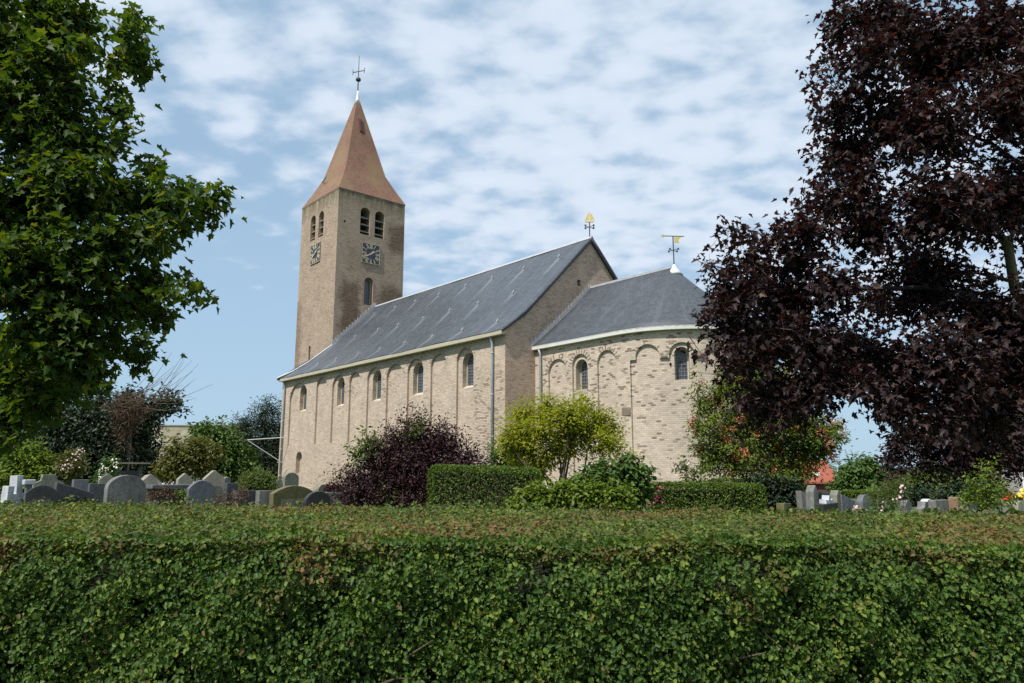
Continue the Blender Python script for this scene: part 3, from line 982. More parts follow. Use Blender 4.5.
MB().tube([(-24.5, -0.5, Z(8.45)), (-23.87, 0.35, Z(8.95)), (-23.23, 1.22, Z(9.63)), (-22.25, 2.55, Z(10.93))], 0.07, 6).build('hip_cap', M['lead'], church)
rc = MB().prism([(5.90, Z(14.22)), (6.18, Z(14.22)), (6.07, Z(14.36)), (6.01, Z(14.36))], -0.16, 22.25, fr_e(0))
rc.build('ridge_cap', M['lead'], church)
# eaves board, gutter box and the end return at the corner
gt = MB().box((-24.55, -0.34, Z(8.20)), (0.13, -0.12, Z(8.40))).box((-24.6, -0.12, Z(8.24)), (0.12, -0.003, Z(8.42)))
gt.build('gutter', M['gutter'], church, bevel=0.02)
rv = MB()   # slate verge board under the gable slope
for side in (1, -1):
    pp = [(6.04 - side * 6.35, Z(8.42)), (6.04 - side * 4.84, Z(9.50)), (6.04, Z(14.22)), (6.04, Z(14.06)), (6.04 - side * 4.84, Z(9.33)), (6.04 - side * 6.2, Z(8.38))]
    rv.prism(pp if side == 1 else pp[::-1], -0.15, -0.02, fr_e(0))
rv.build('verge_board', M['iron'], church)
for x in (-0.82, -24.05):
    dp = MB().tube([(x, -0.24, Z(8.22)), (x, -0.14, Z(8.0)), (x, -0.10, Z(7.7)), (x, -0.10, 0.0)], 0.062, 10)
    for z in (7.4, 5.4, 3.4, 1.6):
        dp.lathe([(0.075, 0), (0.075, 0.06)], (x, -0.10, Z(z)), 10)
    dp.build('drainpipe', M['zinc'], church, smooth=True)

# ---- choir and apse
CX, CY, R = 5.35, 6.04, 4.1
NSEG = 60


def apse_profile(r, x0=0.0):
    p = [(x0, CY - r)]
    for i in range(NSEG + 1):
        a = math.pi * i / NSEG
        p.append((CX + r * math.sin(a), CY - r * math.cos(a)))
    p.append((x0, CY + r))
    return p


flat = lambda u, v, w: (u, v, w)
cw = MB().prism(apse_profile(R, 0.013), -0.5, Z(7.72), flat)
ca, cb = MB(), MB()
for u, h, top in ((1.55, 0.62, 7.06), (3.03, 0.50, 7.12), (4.65, 0.56, 7.10)):
    ca.prism(arch_pts(u, h, Z(1.6), Z(top - h), h, 12), -0.4, 0.10, fr_s(CY - R))
cb.prism(arch_pts(3.03, 0.37, Z(5.48), Z(6.52), 0.37), -0.5, 0.50, fr_s(CY - R))


def radial(a0):
    """frame on the curved wall: u = arc length from bearing a0 (0 = south), v = z, w = depth inward"""
    def f(u, v, w):
        a = a0 + u / R
        r = R - w
        return (CX + r * math.sin(a), CY - r * math.cos(a), v)
    return f


def arc_prism(mb, pts_fn, a0, a1, d0, d1, z0, n=20):
    """recess below the springing line following the curve of the wall"""
    pts = []
    for i in range(n + 1):
        a = a0 + (a1 - a0) * i / n
        pts.append((CX + (R + d0) * math.sin(a), CY - (R + d0) * math.cos(a)))
    for i in range(n, -1, -1):
        a = a0 + (a1 - a0) * i / n
        pts.append((CX + (R - d1) * math.sin(a), CY - (R - d1) * math.cos(a)))
    mb.prism(pts, z0, pts_fn, flat)


D = math.radians
arc_prism(ca, Z(6.50), D(8.4), D(171.6), 0.4, 0.10, Z(1.6), 60)
ca2 = MB()
apse_arches = [19.6 + 20.4 * i for i in range(8)]
for a in apse_arches:
    hw = D(7.4) * R
    ca2.prism(arch_pts(0, hw, Z(6.45), Z(6.62), 0.50, 12), -0.4, 0.10, radial(D(a)))
cw2 = MB()
for a in apse_arches[1::2]:
    cw2.prism(arch_pts(0, 0.32, Z(5.55), Z(6.62), 0.32), -0.5, 0.55, radial(D(a)))
carve(cw, [ca, ca2, cb, cw2], 'choir_wall', M['tuff_choir'], church, apse=(CX, CY, R))
church_window(3.03, 0.37, Z(5.48), Z(6.52), 0.37, fr_s(CY - R), 0.48)
for a in apse_arches[1:5:2]:
    church_window(0, 0.32, Z(5.55), Z(6.62), 0.32, radial(D(a)), 0.50)
    # light surround ring outside the window
    fb = MB()
    o_, i_ = arch_pts(0, 0.40, Z(5.6), Z(6.62), 0.42), arch_pts(0, 0.32, Z(5.6), Z(6.62), 0.33)
    for k in range(1, len(o_) - 1):
        fb.prism([o_[k], o_[k + 1], i_[k + 1], i_[k]], 0.085, 0.16, radial(D(a)))
    fb.build('window_surround', M['winframe'], church)
for u, h, top in ((1.55, 0.62, 7.06), (3.03, 0.50, 7.12), (4.65, 0.56, 7.10)):
    arch_ring(u, h, Z(top - h), fr_s(CY - R), None, 0.75, 0.25, 12, 0.010, 'tuff_choir')
for a in apse_arches[:5]:
    arch_ring(0, D(7.4) * R, Z(6.62), radial(D(a)), 0.50, 0.2, 0.2, 11, 0.008, 'tuff_choir', (CX, CY, R))
for i in range(len(apse_arches) - 1):      # corbels between the hanging arches
    MB().prism([(-0.14, Z(6.51)), (0.14, Z(6.51)), (0.14, Z(6.59)), (-0.14, Z(6.59))], -0.015, 0.10, radial(D((apse_arches[i] + apse_arches[i + 1]) / 2))).build('corbel', M['voussoir'], church)
MB().prism([(-0.24, 0), (0.22, 0), (0.22, 0.33), (-0.24, 0.33)], -0.010, 0.02, lambda u, v, w: (5.70 + u, CY - R + w, v + Z(4.15))).build('wall_block', M['voussoir'], church)
# white gutter following the curve
gm = MB()
path = [(0.02, CY - R - 0.13)] + [(CX + (R + 0.13) * math.sin(math.pi * i / 40), CY - (R + 0.13) * math.cos(math.pi * i / 40)) for i in range(41)] + [(0.02, CY + R + 0.13)]
sec = [(-0.10, 0), (0.10, 0), (0.13, 0.16), (-0.10, 0.16)]
n0 = 0
for i, (x, y) in enumerate(path):
    if x <= CX: d_ = Vector((0, -1 if y < CY else 1))
    else: d_ = Vector((x - CX, y - CY)).normalized()
    for a_, b_ in sec: gm.v.append((x + d_.x * a_, y + d_.y * a_, Z(7.66) + b_))
for i in range(len(path) - 1):
    for k in range(4):
        k2 = (k + 1) % 4
        gm.f.append((i * 4 + k, (i + 1) * 4 + k, (i + 1) * 4 + k2, i * 4 + k2))
gm.f.append((0, 1, 2, 3)); e_ = (len(path) - 1) * 4; gm.f.append((e_, e_ + 3, e_ + 2, e_ + 1))
gm.build('gutter', M['whitegutter'], church)
dp = MB().tube([(0.46, CY - R - 0.18, Z(7.66)), (0.48, CY - R - 0.1, Z(7.4)), (0.48, CY - R - 0.1, 0)], 0.055, 10)
dp.build('drainpipe', M['zinc'], church, smooth=True)


# choir roof: straight slopes running into a half cone round the apse
def choir_roof():
    rz_, ez = Z(11.52), Z(7.80)
    V, UVs, loops, starts = [], [], [], []
    ro = R + 0.26
    prof = [(1.0, 0.0), (0.86, 0.115), (0.72, 0.24), (0.5, 0.46), (0.25, 0.72), (0.02, 0.98)]   # radius share, height share (slight bell-cast)
    cols = []
    nx = 12
    for i in range(nx): cols.append(('s', CX * i / nx + 0.02 * (i == 0)))
    for i in range(49): cols.append(('a', math.pi * i / 48))
    for i in range(nx - 1, -1, -1): cols.append(('n', CX * i / nx + 0.02 * (i == 0)))
    u = 0; prev = None
    for c_, (k, t) in enumerate(cols):
        ulist = []
        for (rs, hs) in prof:
            r = ro * rs
            if k == 's': p = (t, CY - r)
            elif k == 'n': p = (t, CY + r)
            else: p = (CX + r * math.sin(t), CY - r * math.cos(t))
            V.append((p[0], p[1], ez + (rz_ - ez) * hs))
        e = V[-len(prof)]
        if prev: u += math.hypot(e[0] - prev[0], e[1] - prev[1])
        prev = e
        for (rs, hs) in prof: UVs.append((u, 5.6 * (1 - rs)))
    npf = len(prof)
    for c_ in range(len(cols) - 1):
        for j in range(npf - 1):
            a = c_ * npf + j
            starts.append(len(loops)); loops += [a, a + npf, a + npf + 1, a + 1]
    me = polymesh('choir_roof', np.array(V), loops, starts, None, np.zeros(len(V)))
    uv = me.uv_layers.new(name='UVMap')
    uv.data.foreach_set('uv', np.array([UVs[l] for l in loops], dtype=np.float32).ravel())
    me.shade_smooth()
    o = link('choir_roof', me, M['slate_choir'], church)
    md = o.modifiers.new('thickness', 'SOLIDIFY'); md.thickness = 0.1; md.offset = -1
    return o


choir_roof()
MB().box((0.02, CY - 0.09, Z(11.46)), (CX + 0.05, CY + 0.09, Z(11.575))).build('ridge_cap', M['lead'], church)
MB().lathe([(0.42, -0.34), (0.24, -0.12), (0.10, 0.06), (0.05, 0.2)], (CX + 0.1, CY, Z(11.42)), 20).build('roof_cap', M['whitelead'], church, smooth=True)
# stepped lead where the roofs run into walls
fl = MB()
for k in range(20):
    t0, t1 = k / 20, (k + 1) / 20
    y0, y1 = CY - (R + 0.3) * (1 - t0), CY - (R + 0.3) * (1 - t1)
    zz = lambda t: Z(7.84) + (11.52 - 7.84) * (t * 1.0 - 0.03 * math.sin(math.pi * t))
    fl.prism([(y0, zz(t0) - 0.05), (y1, zz(t1) - 0.05), (y1, zz(t1) + 0.14), (y0, zz(t1) + 0.14)], -0.03, -0.013, fr_e(0))
fl.build('lead_flashing', M['lead'], church)

# ---- tower
TX0, TX1, TY0, TY1, TT = -28.4, -22.25, 2.55, 8.40, Z(23.0)
tw_ = MB().box((TX0, TY0, -0.5), (TX1, TY1, TT))
tc_ = MB()
for y in (4.86, 6.13):
    tc_.prism(arch_pts(y, 0.42, Z(19.75), Z(21.48), 0.42), -0.4, 1.3, fr_e(TX1))
tc_.prism(arch_pts(5.36, 0.37, Z(14.3), Z(16.15), 0.30), -0.4, 0.5, fr_e(TX1))
for u in (-24.95, -26.32):
    tc_.prism(arch_pts(u, 0.42, Z(19.75), Z(21.40), 0.42), -0.4, 1.3, fr_s(TY0))
tc_.prism(arch_pts(-25.9, 0.14, Z(10.2), Z(11.2), 0.14), -0.4, 0.5, fr_s(TY0))
tc_.prism([(3.05, Z(20.35)), (3.2, Z(20.35)), (3.2, Z(20.5)), (3.05, Z(20.5))], -0.4, 0.5, fr_e(TX1))
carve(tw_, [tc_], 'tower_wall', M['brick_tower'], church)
for fr, us in ((fr_e(TX1), (4.86, 6.13)), (fr_s(TY0), (-24.95, -26.32))):
    for u in us:
        back = MB().prism(arch_pts(u, 0.419, Z(19.76), Z(21.45), 0.41), 1.0, 1.02, fr)
        bk = back.build('belfry_opening_shade', M['blackstone_and_shade'], church)  # black sheet painted in for the shade inside the belfry, not stone
        lv = MB()
        for z in (19.95, 20.5, 21.05):
            lv.prism([(u - 0.415, Z(z)), (u + 0.415, Z(z)), (u + 0.415, Z(z) + 0.07), (u - 0.415, Z(z) + 0.07)], 0.10, 0.55, (lambda f: (lambda a, b_, c_: f(a, b_ + (c_ - 0.1) * 0.55, c_)))(fr))
        lv.build('louvre', M['louvre'], bk)
church_window(5.36, 0.37, Z(14.3), Z(16.15), 0.30, fr_e(TX1), 0.42)
# pale brick edging of the slit, toothed
M['pinkbrick'] = simple_mat('pink_brick_edge', (0.24, 0.145, 0.105), (0.30, 0.19, 0.14), 4, 0.9, 0.2)
for sg in (-1, 1):
    pts = [(0.375, 14.3)]
    for k in range(9):
        w_ = 0.375 + (0.20 if k % 2 else 0.12)
        pts += [(w_, 14.3 + 0.21 * k), (w_, 14.51 + 0.21 * k)]
    pts += [(0.375, 16.19)]
    MB().prism([(5.36 + sg * a_, Z(b_)) for a_, b_ in pts], -0.008, 0.02, fr_e(TX1)).build('edge_brick', M['pinkbrick'], church)
# flashing at the joint of nave roof and tower
fl = MB()
for k in range(16):
    t0, t1 = k / 16, (k + 1) / 16
    y0, y1 = 2.5 + 3.54 * t0, 2.5 + 3.54 * t1
    zz = lambda y: Z(9.60) + (14.32 - 9.6) * (y - 1.22) / 4.82
    fl.prism([(y0, zz(y0) - 0.05), (y1, zz(y1) - 0.05), (y1, zz(y1) + 0.22), (y0, zz(y1) + 0.22)], -0.05, -0.008, fr_e(TX1))
fl.build('lead_flashing', M['lead'], church)


# clock: square dark board, gold edge, bars for the hours, two hands
def clock(fr, cu, cz, size, h_ang, m_ang):
    h = size / 2
    b = MB().prism([(cu - h, cz - h), (cu + h, cz - h), (cu + h, cz + h), (cu - h, cz + h)], -0.06, 0.0, fr)
    cl = b.build('clock', M['clockblue'], church)
    e = MB()
    t = 0.03
    for q in ([(-h, -h), (h, -h), (h - t, -h + t), (-h + t, -h + t)], [(h, -h), (h, h), (h - t, h - t), (h - t, -h + t)],
              [(h, h), (-h, h), (-h + t, h - t), (h - t, h - t)], [(-h, h), (-h, -h), (-h + t, -h + t), (-h + t, h - t)]):
        e.prism([(cu + x, cz + y) for x, y in q], -0.075, -0.058, fr)
    e.build('clock_border', M['goldpaint'], cl)
    nm = MB()
    num = ['XII', 'I', 'II', 'III', 'IIII', 'V', 'VI', 'VII', 'VIII', 'IX', 'X', 'XI']

    def stroke(x0, y0, x1, y1, w, Mx):
        d = Vector((x1 - x0, y1 - y0)).normalized() * w / 2
        nrm = Vector((-d.y, d.x))
        q = [(x0 + nrm.x, y0 + nrm.y), (x0 - nrm.x, y0 - nrm.y), (x1 - nrm.x, y1 - nrm.y), (x1 + nrm.x, y1 + nrm.y)]
        nm.prism([Mx(*p) for p in q], -0.071, -0.059, fr)
    for k, s in enumerate(num):
        a = 2 * math.pi * k / 12
        rad = h * (0.74 if k % 3 else 0.72)
        if k in (1, 2, 4, 5, 7, 8, 10, 11): rad = h * 0.80
        wch = {'I': 0.062, 'V': 0.115, 'X': 0.115}
        tw = sum(wch[c] for c in s)
        hh = 0.18

        def Mx(x, y, a=a, rad=rad):
            # x across, y outward along the radius
            return (cu + math.sin(a) * (rad + y) + math.cos(a) * x, cz + math.cos(a) * (rad + y) - math.sin(a) * x)
        x = -tw / 2
        for c in s:
            w = wch[c]
            if c == 'I': stroke(x + w / 2, -hh, x + w / 2, hh, 0.036, Mx)
            elif c == 'V': stroke(x + 0.015, hh, x + w / 2, -hh, 0.034, Mx); stroke(x + w - 0.015, hh, x + w / 2, -hh, 0.03, Mx)
            else: stroke(x + 0.01, hh, x + w - 0.01, -hh, 0.034, Mx); stroke(x + w - 0.01, hh, x + 0.01, -hh, 0.03, Mx)
            x += w
    nm.build('numeral', M['goldpaint'], cl)
    for ang, ln, w, d in ((h_ang, h * 0.52, 0.10, -0.10), (m_ang, h * 0.78, 0.07, -0.115)):
        hm = MB()
        f = lambda x, y: (cu + math.sin(ang) * y + math.cos(ang) * x, cz + math.cos(ang) * y - math.sin(ang) * x)
        hm.prism([f(-w * 0.5, -0.14), (f(w * 0.5, -0.14)), f(w * 0.75, ln * 0.7), f(0, ln), f(-w * 0.75, ln * 0.7)], d, d + 0.012, fr)
        hm.build('clock_hand', M['goldpaint'], cl)
    return cl


clock(fr_e(TX1), 5.42, Z(18.32), 1.56, math.radians(50), math.radians(240))
clock(fr_s(TY0), -25.6, Z(18.55), 1.56, math.radians(50), math.radians(240))
# south face: the cutters' frame runs west-east so the dial reads the right way round


def spire():
    cx, cy = (TX0 + TX1) / 2, (TY0 + TY1) / 2
    lev = [(1.012, TT - 0.02), (0.80, TT + 1.22), (0.605, TT + 2.45), (0.415, TT + 4.75), (0.22, TT + 7.1), (0.045, TT + 9.2)]
    HX, HY = (TX1 - TX0) / 2, (TY1 - TY0) / 2
    V, loops, starts, UVs = [], [], [], []
    for f in range(4):
        s = 0
        for i, (h, z) in enumerate(lev):
            if i: s += math.hypot((h - lev[i - 1][0]) * 2.925, z - lev[i - 1][1])
            for sgn in (-1, 1):
                p = [(sgn * h * HX, -h * HY), (h * HX, sgn * h * HY), (-sgn * h * HX, h * HY), (-h * HX, -sgn * h * HY)][f]
                V.append((cx + p[0], cy + p[1], z)); UVs.append((sgn * h * 2.925 + f * 7, s))
        for i in range(len(lev) - 1):
            a = f * 2 * len(lev) + i * 2
            starts.append(len(loops)); loops += [a, a + 1, a + 3, a + 2]
    me = polymesh('spire', np.array(V), loops, starts, None, np.zeros(len(V)))
    uv = me.uv_layers.new(name='UVMap')
    uv.data.foreach_set('uv', np.array([UVs[l] for l in loops], dtype=np.float32).ravel())
    sp = link('spire', me, M['tile_spire'], church)
    bx = MB().box((TX0 - 0.02, TY0 - 0.02, TT - 0.12), (TX1 + 0.02, TY1 + 0.02, TT - 0.01))
    bx.build('eaves_course', M['voussoir'], sp)
    # hatch on the east slope
    zc, zt = TT + 6.15, TT + 7.35
    hx = lambda z: HX * (0.415 + (0.22 - 0.415) * (z - TT - 4.75) / 2.35)
    hb = MB().prism([(zc, hx(zc) - 0.25), (zc, hx(zc) + 0.10), (zt, hx(zt) + 0.09), (zt, hx(zt) - 0.25)], cy - 0.22, cy + 0.14, lambda u, v, w: (cx + v, w, u))
    ht = hb.build('hatch', M['redpaint'], sp)
    MB().prism([(zc + 0.15, hx(zc + .15) + 0.02), (zc + 0.15, hx(zc + .15) + 0.125), (zt - 0.25, hx(zt - .25) + 0.125), (zt - 0.25, hx(zt - .25) + 0.02)], cy - 0.12, cy + 0.06, lambda u, v, w: (cx + v, w, u)).build('hatch_opening_shade', M['blackstone_and_shade'], ht)  # black block on the hatch, shade of its inside put into the colour
    # hook on the south slope
    MB().tube([(cx - 0.9, cy - 2.0, TT + 1.7), (cx - 0.9, cy - 2.35, TT + 1.72), (cx - 0.3, cy - 2.35, TT + 1.95)], 0.035, 6).build('roof_hook', M['iron'], sp)
    MB().lathe([(0.24, -0.5), (0.15, 0.0), (0.08, 0.4), (0.05, 0.75)], (cx, cy, TT + 9.35), 16).build('spire_cap', M['whitelead'], sp, smooth=True)
    cr = MB().tube([(cx, cy, TT + 9.8), (cx, cy, TT + 13.3)], [0.05, 0.022], 8)
    cr.lathe([(0.03, -0.06), (0.20, -0.08), (0.22, 0.02), (0.17, 0.14), (0.03, 0.16)], (cx, cy, TT + 11.1), 14)
    d = Vector((0.82, 0.30, 0)).normalized()
    z = TT + 11.85
    cr.tube([(cx - d.x * 0.62, cy - d.y * 0.62, z + 0.08), (cx + d.x * 0.62, cy + d.y * 0.62, z - 0.08)], 0.034, 6)
    for s in (-1, 1):
        x, y = cx + s * d.x * 0.62, cy + s * d.y * 0.62
        cr.tube([(x, y, z - 0.2 - s * 0.08), (x, y, z + 0.24 - s * 0.08)], 0.03, 6)
    cr.tube([(cx - 0.05, cy, TT + 9.4), (cx - 0.05, cy, TT + 10.8)], 0.035, 6)
    cr.build('weather_vane', M['iron'], sp)


spire()


# weather vanes on the gable and the apse
def ship_vane():
    x, y, z = -0.02, 6.04, Z(14.30)
    o = MB().tube([(x, y, z - 0.1), (x, y, z + 0.95)], 0.03, 8)
    o.tube([(x - 0.30, y, z + 0.62), (x + 0.30, y, z + 0.62)], 0.016, 6).tube([(x, y - 0.32, z + 0.6), (x, y + 0.32, z + 0.6)], 0.016, 6)
    for p in ((0.3, 0), (-0.3, 0), (0, 0.32), (0, -0.32)):
        o.box((x + p[0] - 0.035, y + p[1] - 0.035, z + 0.58), (x + p[0] + 0.035, y + p[1] + 0.035, z + 0.68))
    v = o.build('weather_vane', M['iron'], church)
    d = Vector((0.66, 0.75, 0)).normalized()
    f = lambda u, vv, w: (x + d.x * u - d.y * w, y + d.y * u + d.x * w, z + vv)
    s = MB().prism([(-0.27, 0.98), (-0.18, 0.88), (0.2, 0.88), (0.31, 1.0), (0.16, 0.96), (-0.16, 0.96)], -0.03, 0.03, f)
    s.prism([(-0.24, 1.02), (0.0, 1.02), (0.02, 1.50), (-0.11, 1.30)], -0.012, 0.012, f)
    s.prism([(0.04, 1.02), (0.27, 1.04), (0.17, 1.28), (0.05, 1.42)], -0.012, 0.012, f)
    s.build('gilded_ship', M['gold'], v)


def flag_vane():
    x, y, z = CX + 0.1, CY, Z(11.75)
    o = MB().tube([(x, y, z - 0.1), (x, y, z + 1.32)], 0.028, 8)
    o.tube([(x - 0.28, y, z + 0.60), (x + 0.28, y, z + 0.60)], 0.014, 6).tube([(x, y - 0.28, z + 0.58), (x, y + 0.28, z + 0.58)], 0.014, 6)
    for p in ((0.28, 0), (-0.28, 0), (0, 0.28), (0, -0.28)):
        o.box((x + p[0] - 0.03, y + p[1] - 0.03, z + 0.55), (x + p[0] + 0.03, y + p[1] + 0.03, z + 0.64))
    d = Vector((0.60, 0.80, 0)).normalized()
    f = lambda u, vv, w: (x + d.x * u - d.y * w, y + d.y * u + d.x * w, z + vv)
    o.tube([f(-0.50, 1.30, 0), f(0.55, 1.30, 0)], 0.022, 6)
    v = o.build('weather_vane', M['iron'], church)
    MB().prism([(0.06, 0.98), (0.30, 0.97), (0.26, 1.10), (0.42, 1.26), (0.06, 1.26)], -0.012, 0.012, f).build('gilded_flag', M['gold'], v)
    MB().prism([(-0.58, 1.26), (-0.45, 1.22), (-0.45, 1.38), (-0.58, 1.34)], -0.015, 0.015, f).build('arrow_tip', M['gold'], v)


ship_vane()
flag_vane()
bpy.context.view_layer.update()
inv = church.matrix_world.inverted()
wb = MB()
P1, P2, P3 = (inv @ Vector(at(*q)) for q in ((284, 437.5, 52.3), (247, 440, 52.0), (284, 464, 52.3)))
wb.tube([P1, P2], 0.035, 6).tube([P3, P2], 0.03, 6)
wb.build('wall_bracket', M['zinc'], church)

# ------------------------------------------------------------------ near clipped hedge
def wav(x, y, s):
    return (math.sin(x * 1.7 + s) * math.cos(y * 1.3 + 2 * s) + 0.5 * math.sin(x * 3.9 - y * 2.7 + s * 3) + 0.3 * math.sin(x * 8.3 + y * 7.1 + s)) / 1.8


def vwav(x, y, s):
    return (np.sin(x * 1.7 + s) * np.cos(y * 1.3 + 2 * s) + 0.5 * np.sin(x * 3.9 - y * 2.7 + s * 3) + 0.3 * np.sin(x * 8.3 + y * 7.1 + s)) / 1.8


HY0, HY1, HX0, HX1 = 2.62, 4.75, -5.2, 5.2


def hedge_top(x, y):
    return 1.412 - 0.011 * (x + 1) + 0.038 * (y - 2.7) / 2.0 + 0.020 * vwav(x * 2.2, y * 2.0, 1.3)


def near_hedge():
    hg = empty('hedge', (0, (HY0 + HY1) / 2, 0.0), 0, 'long clipped field maple hedge running right across in front of the churchyard', 'hedge')
    o = np.array(hg.location)
    # inner twig mass
    bm = bmesh.new()
    nx, ny, nz_ = 60, 10, 8
    me = MB()
    me.box((HX0 + 0.2, HY0 + 0.34, 0.05), (HX1 - 0.2, HY1 - 0.22, 1.22))
    m_ = me.mesh('twig_core'); bm.from_mesh(m_)
    bmesh.ops.subdivide_edges(bm, edges=bm.edges, cuts=24, use_grid_fill=True)
    for v in bm.verts:
        v.co += Vector((0, 0.06 * wav(v.co.x * 4, v.co.z * 5, 2), 0.04 * wav(v.co.x * 4, v.co.y * 4, 5)))
        v.co -= Vector(hg.location)
    bm.to_mesh(m_); bm.free()
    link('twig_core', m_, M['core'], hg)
    # stems and branchlets behind the leaves
    st = MB()
    for i in range(70):
        x = HX0 + 0.2 + (HX1 - HX0 - 0.4) * (i + rng.random()) / 70
        y = HY0 + rng.uniform(0.12, 0.36)
        p = [(x + rng.normal() * 0.03 * k, y + rng.normal() * 0.03 - 0.015 * k - o[1], 0.24 * k) for k in range(6)]
        st.tube(p, [0.016, 0.014, 0.011, 0.009, 0.006, 0.003], 5)
        for q in range(3):
            a = Vector(p[int(rng.integers(1, 5))])
            d = Vector((rng.normal(), -abs(rng.normal()) * 0.6, abs(rng.normal()) * 0.8)).normalized()
            st.tube([a, a + d * 0.12 + Vector((0, 0, 0.02)), a + d * 0.26], [0.005, 0.004, 0.002], 4, caps=False)
    st.build('stem', M['twig'], hg, fix=False)

    def batch(n, face):
        x = rng.uniform(HX0, HX1, n)
        if face != 'top':
            if face == 'near':      # the part that is looked at from close by: fine leaves
                x = rng.uniform(-2.3, 2.3, n); z = rng.uniform(0.55, 1.47, n)
            else:
                z = 1.47 * rng.random(n)
                keep = (np.abs(x) > 2.3) | (z < 0.55); x, z = x[keep], z[keep]; n = len(x)
            bump = vwav(x * 3.0, z * 4.2, 0.4)
            gap = vwav(x * 5.1, z * 6.3, 4.1)
            gap = gap + 0.5 * vwav(x * 13, z * 15, 1.1)
            keep = (gap > -0.55) | (rng.random(n) < 0.22)
            x, z, bump = x[keep], z[keep], bump[keep]; n = len(x)
            top = hedge_top(x, HY0)
            dep = np.abs(rng.normal(size=n)) * 0.10 + 0.10 * (rng.random(n) < 0.12)
            rnd_edge = 0.09 * np.clip((z - (top - 0.11)) / 0.11, 0, 1) ** 2
            bump = bump + 0.5 * vwav(x * 8.7, z * 10.1, 6.2)
            y = HY0 - 0.055 * bump + dep + rnd_edge
            z = np.minimum(z, top + 0.02)
            nr = np.stack([rng.normal(size=n) * 0.65, -0.75 + rng.normal(size=n) * 0.45, 0.45 + rng.normal(size=n) * 0.6], 1)
            dr = np.stack([rng.normal(size=n) * 0.7, -0.8 - np.abs(rng.normal(size=n)) * 0.3, -0.35 + rng.normal(size=n) * 0.5], 1)
            S = (0.0155 if face == 'near' else 0.040) * (0.5 + 0.95 * rng.random(n))
            tint = np.clip((vwav(x * 2.9, z * 3.7, 7.7) - 0.45) * 2.2, 0, 0.9) * (rng.random(n) < 0.5) + 0.5 * (rng.random(n) < 0.02)
        else:
            y = rng.uniform(HY0 + 0.05, HY1, n)
            keep = rng.random(n) < np.where(np.abs(x) < 0.5 + 0.68 * y, 1, 0.25)
            x, y = x[keep], y[keep]; n = len(x)
            back = np.clip((HY1 - y) / 0.12, 0, 1)
            z = hedge_top(x, y) - np.abs(rng.normal(size=n)) * 0.035 + 0.012 - 0.06 * (1 - back) + 0.05 * (rng.random(n) < 0.05) * rng.random(n)
            nr = np.stack([rng.normal(size=n) * 0.55, -0.25 + rng.normal(size=n) * 0.55, 0.75 + rng.normal(size=n) * 0.3], 1)
            dr = np.stack([rng.normal(size=n), rng.normal(size=n), 0.35 + rng.normal(size=n) * 0.45], 1)
            S = np.where(np.abs(x) < 0.5 + 0.68 * y, 0.016, 0.036) * (0.6 + 0.8 * rng.random(n))
            pt = 0.22 + np.clip((vwav(x * 1.6, y * 1.9, 2.2) + 0.1) * 0.7, 0, 0.5) + np.clip((vwav(x * 4.6, y * 4.4, 5.2) - 0.6) * 2.2, 0, 0.8)
            tint = pt * (rng.random(n) < 0.65)
        return np.stack([x, y, z], 1) - o, nr, dr, S, tint
    A0 = batch(165000, 'near'); A = batch(60000, 'front'); A = tuple(np.concatenate([p, q]) for p, q in zip(A0, A)); B_ = batch(260000, 'top')
    # back and ends, seen only from elsewhere
    n = 14000
    x = rng.uniform(HX0, HX1, n); z = rng.uniform(0.05, 1.45, n)
    P = np.stack([x, HY1 - np.abs(rng.normal(size=n)) * 0.06, z], 1) - o
    C_ = (P, np.stack([rng.normal(size=n) * 0.4, np.full(n, 0.6), 0.7 + rng.normal(size=n) * 0.4], 1), np.stack([rng.normal(size=n), np.full(n, 0.7), rng.normal(size=n) * 0.5], 1), np.full(n, 0.045), np.zeros(n))
    n = 5000
    sx = np.where(rng.random(n) < 0.5, HX0, HX1)
    P = np.stack([sx + rng.normal(size=n) * 0.05, rng.uniform(HY0, HY1, n), rng.uniform(0.05, 1.45, n)], 1) - o
    D_ = (P, np.stack([np.sign(sx) * 0.6, rng.normal(size=n) * 0.4, 0.7 + rng.normal(size=n) * 0.4], 1), np.stack([np.sign(sx), rng.normal(size=n), rng.normal(size=n) * 0.5], 1), np.full(n, 0.045), np.zeros(n))
    cat = lambda i: np.concatenate([A[i], B_[i], C_[i], D_[i]])
    P, nr, dr, S, tint = (cat(i) for i in range(5))
    n = len(P)
    cl = 0.5 + 0.35 * vwav(P[:, 0] * 9.0, P[:, 2] * 9 + P[:, 1] * 6, 3.3) + 0.35 * vwav(P[:, 0] * 3.1, P[:, 2] * 4 + P[:, 1] * 2, 1.9)
    rnd = np.clip(0.68 * rng.random(n) ** 1.3 + 0.38 * cl, 0, 1) * 0.94 + 0.06 * (rng.random(n) < 0.06)
    leaves('foliage', P, nr, dr, S, T_LOBED, M['hedgeleaf'], hg, rnd, tint)
    # loose leafy shoots standing above the clipped top, mostly at the far side
    sh = []
    mb = MB()
    for i in range(110):
        x = rng.uniform(-3.6, 3.9)
        if rng.random() < 0.45: x = rng.uniform(-0.75, 0.1) if rng.random() < 0.5 else rng.uniform(1.6, 3.9)
        y = HY1 - abs(rng.normal()) * 0.3
        h = rng.uniform(0.03, 0.085) * (1.5 if rng.random() < 0.08 else 1)
        b = Vector((x, y, float(hedge_top(x, y)) - 0.03))
        t = b + Vector((rng.normal() * 0.02, rng.normal() * 0.02, h))
        mb.tube([b - Vector(o), t - Vector(o)], [0.0025, 0.001], 3, caps=False)
        for k in range(int(4 + h * 50)):
            p = b.lerp(t, rng.uniform(0.25, 1.02))
            sh.append((p.x, p.y, p.z))
        P = np.array(sh) - o; n = len(P)
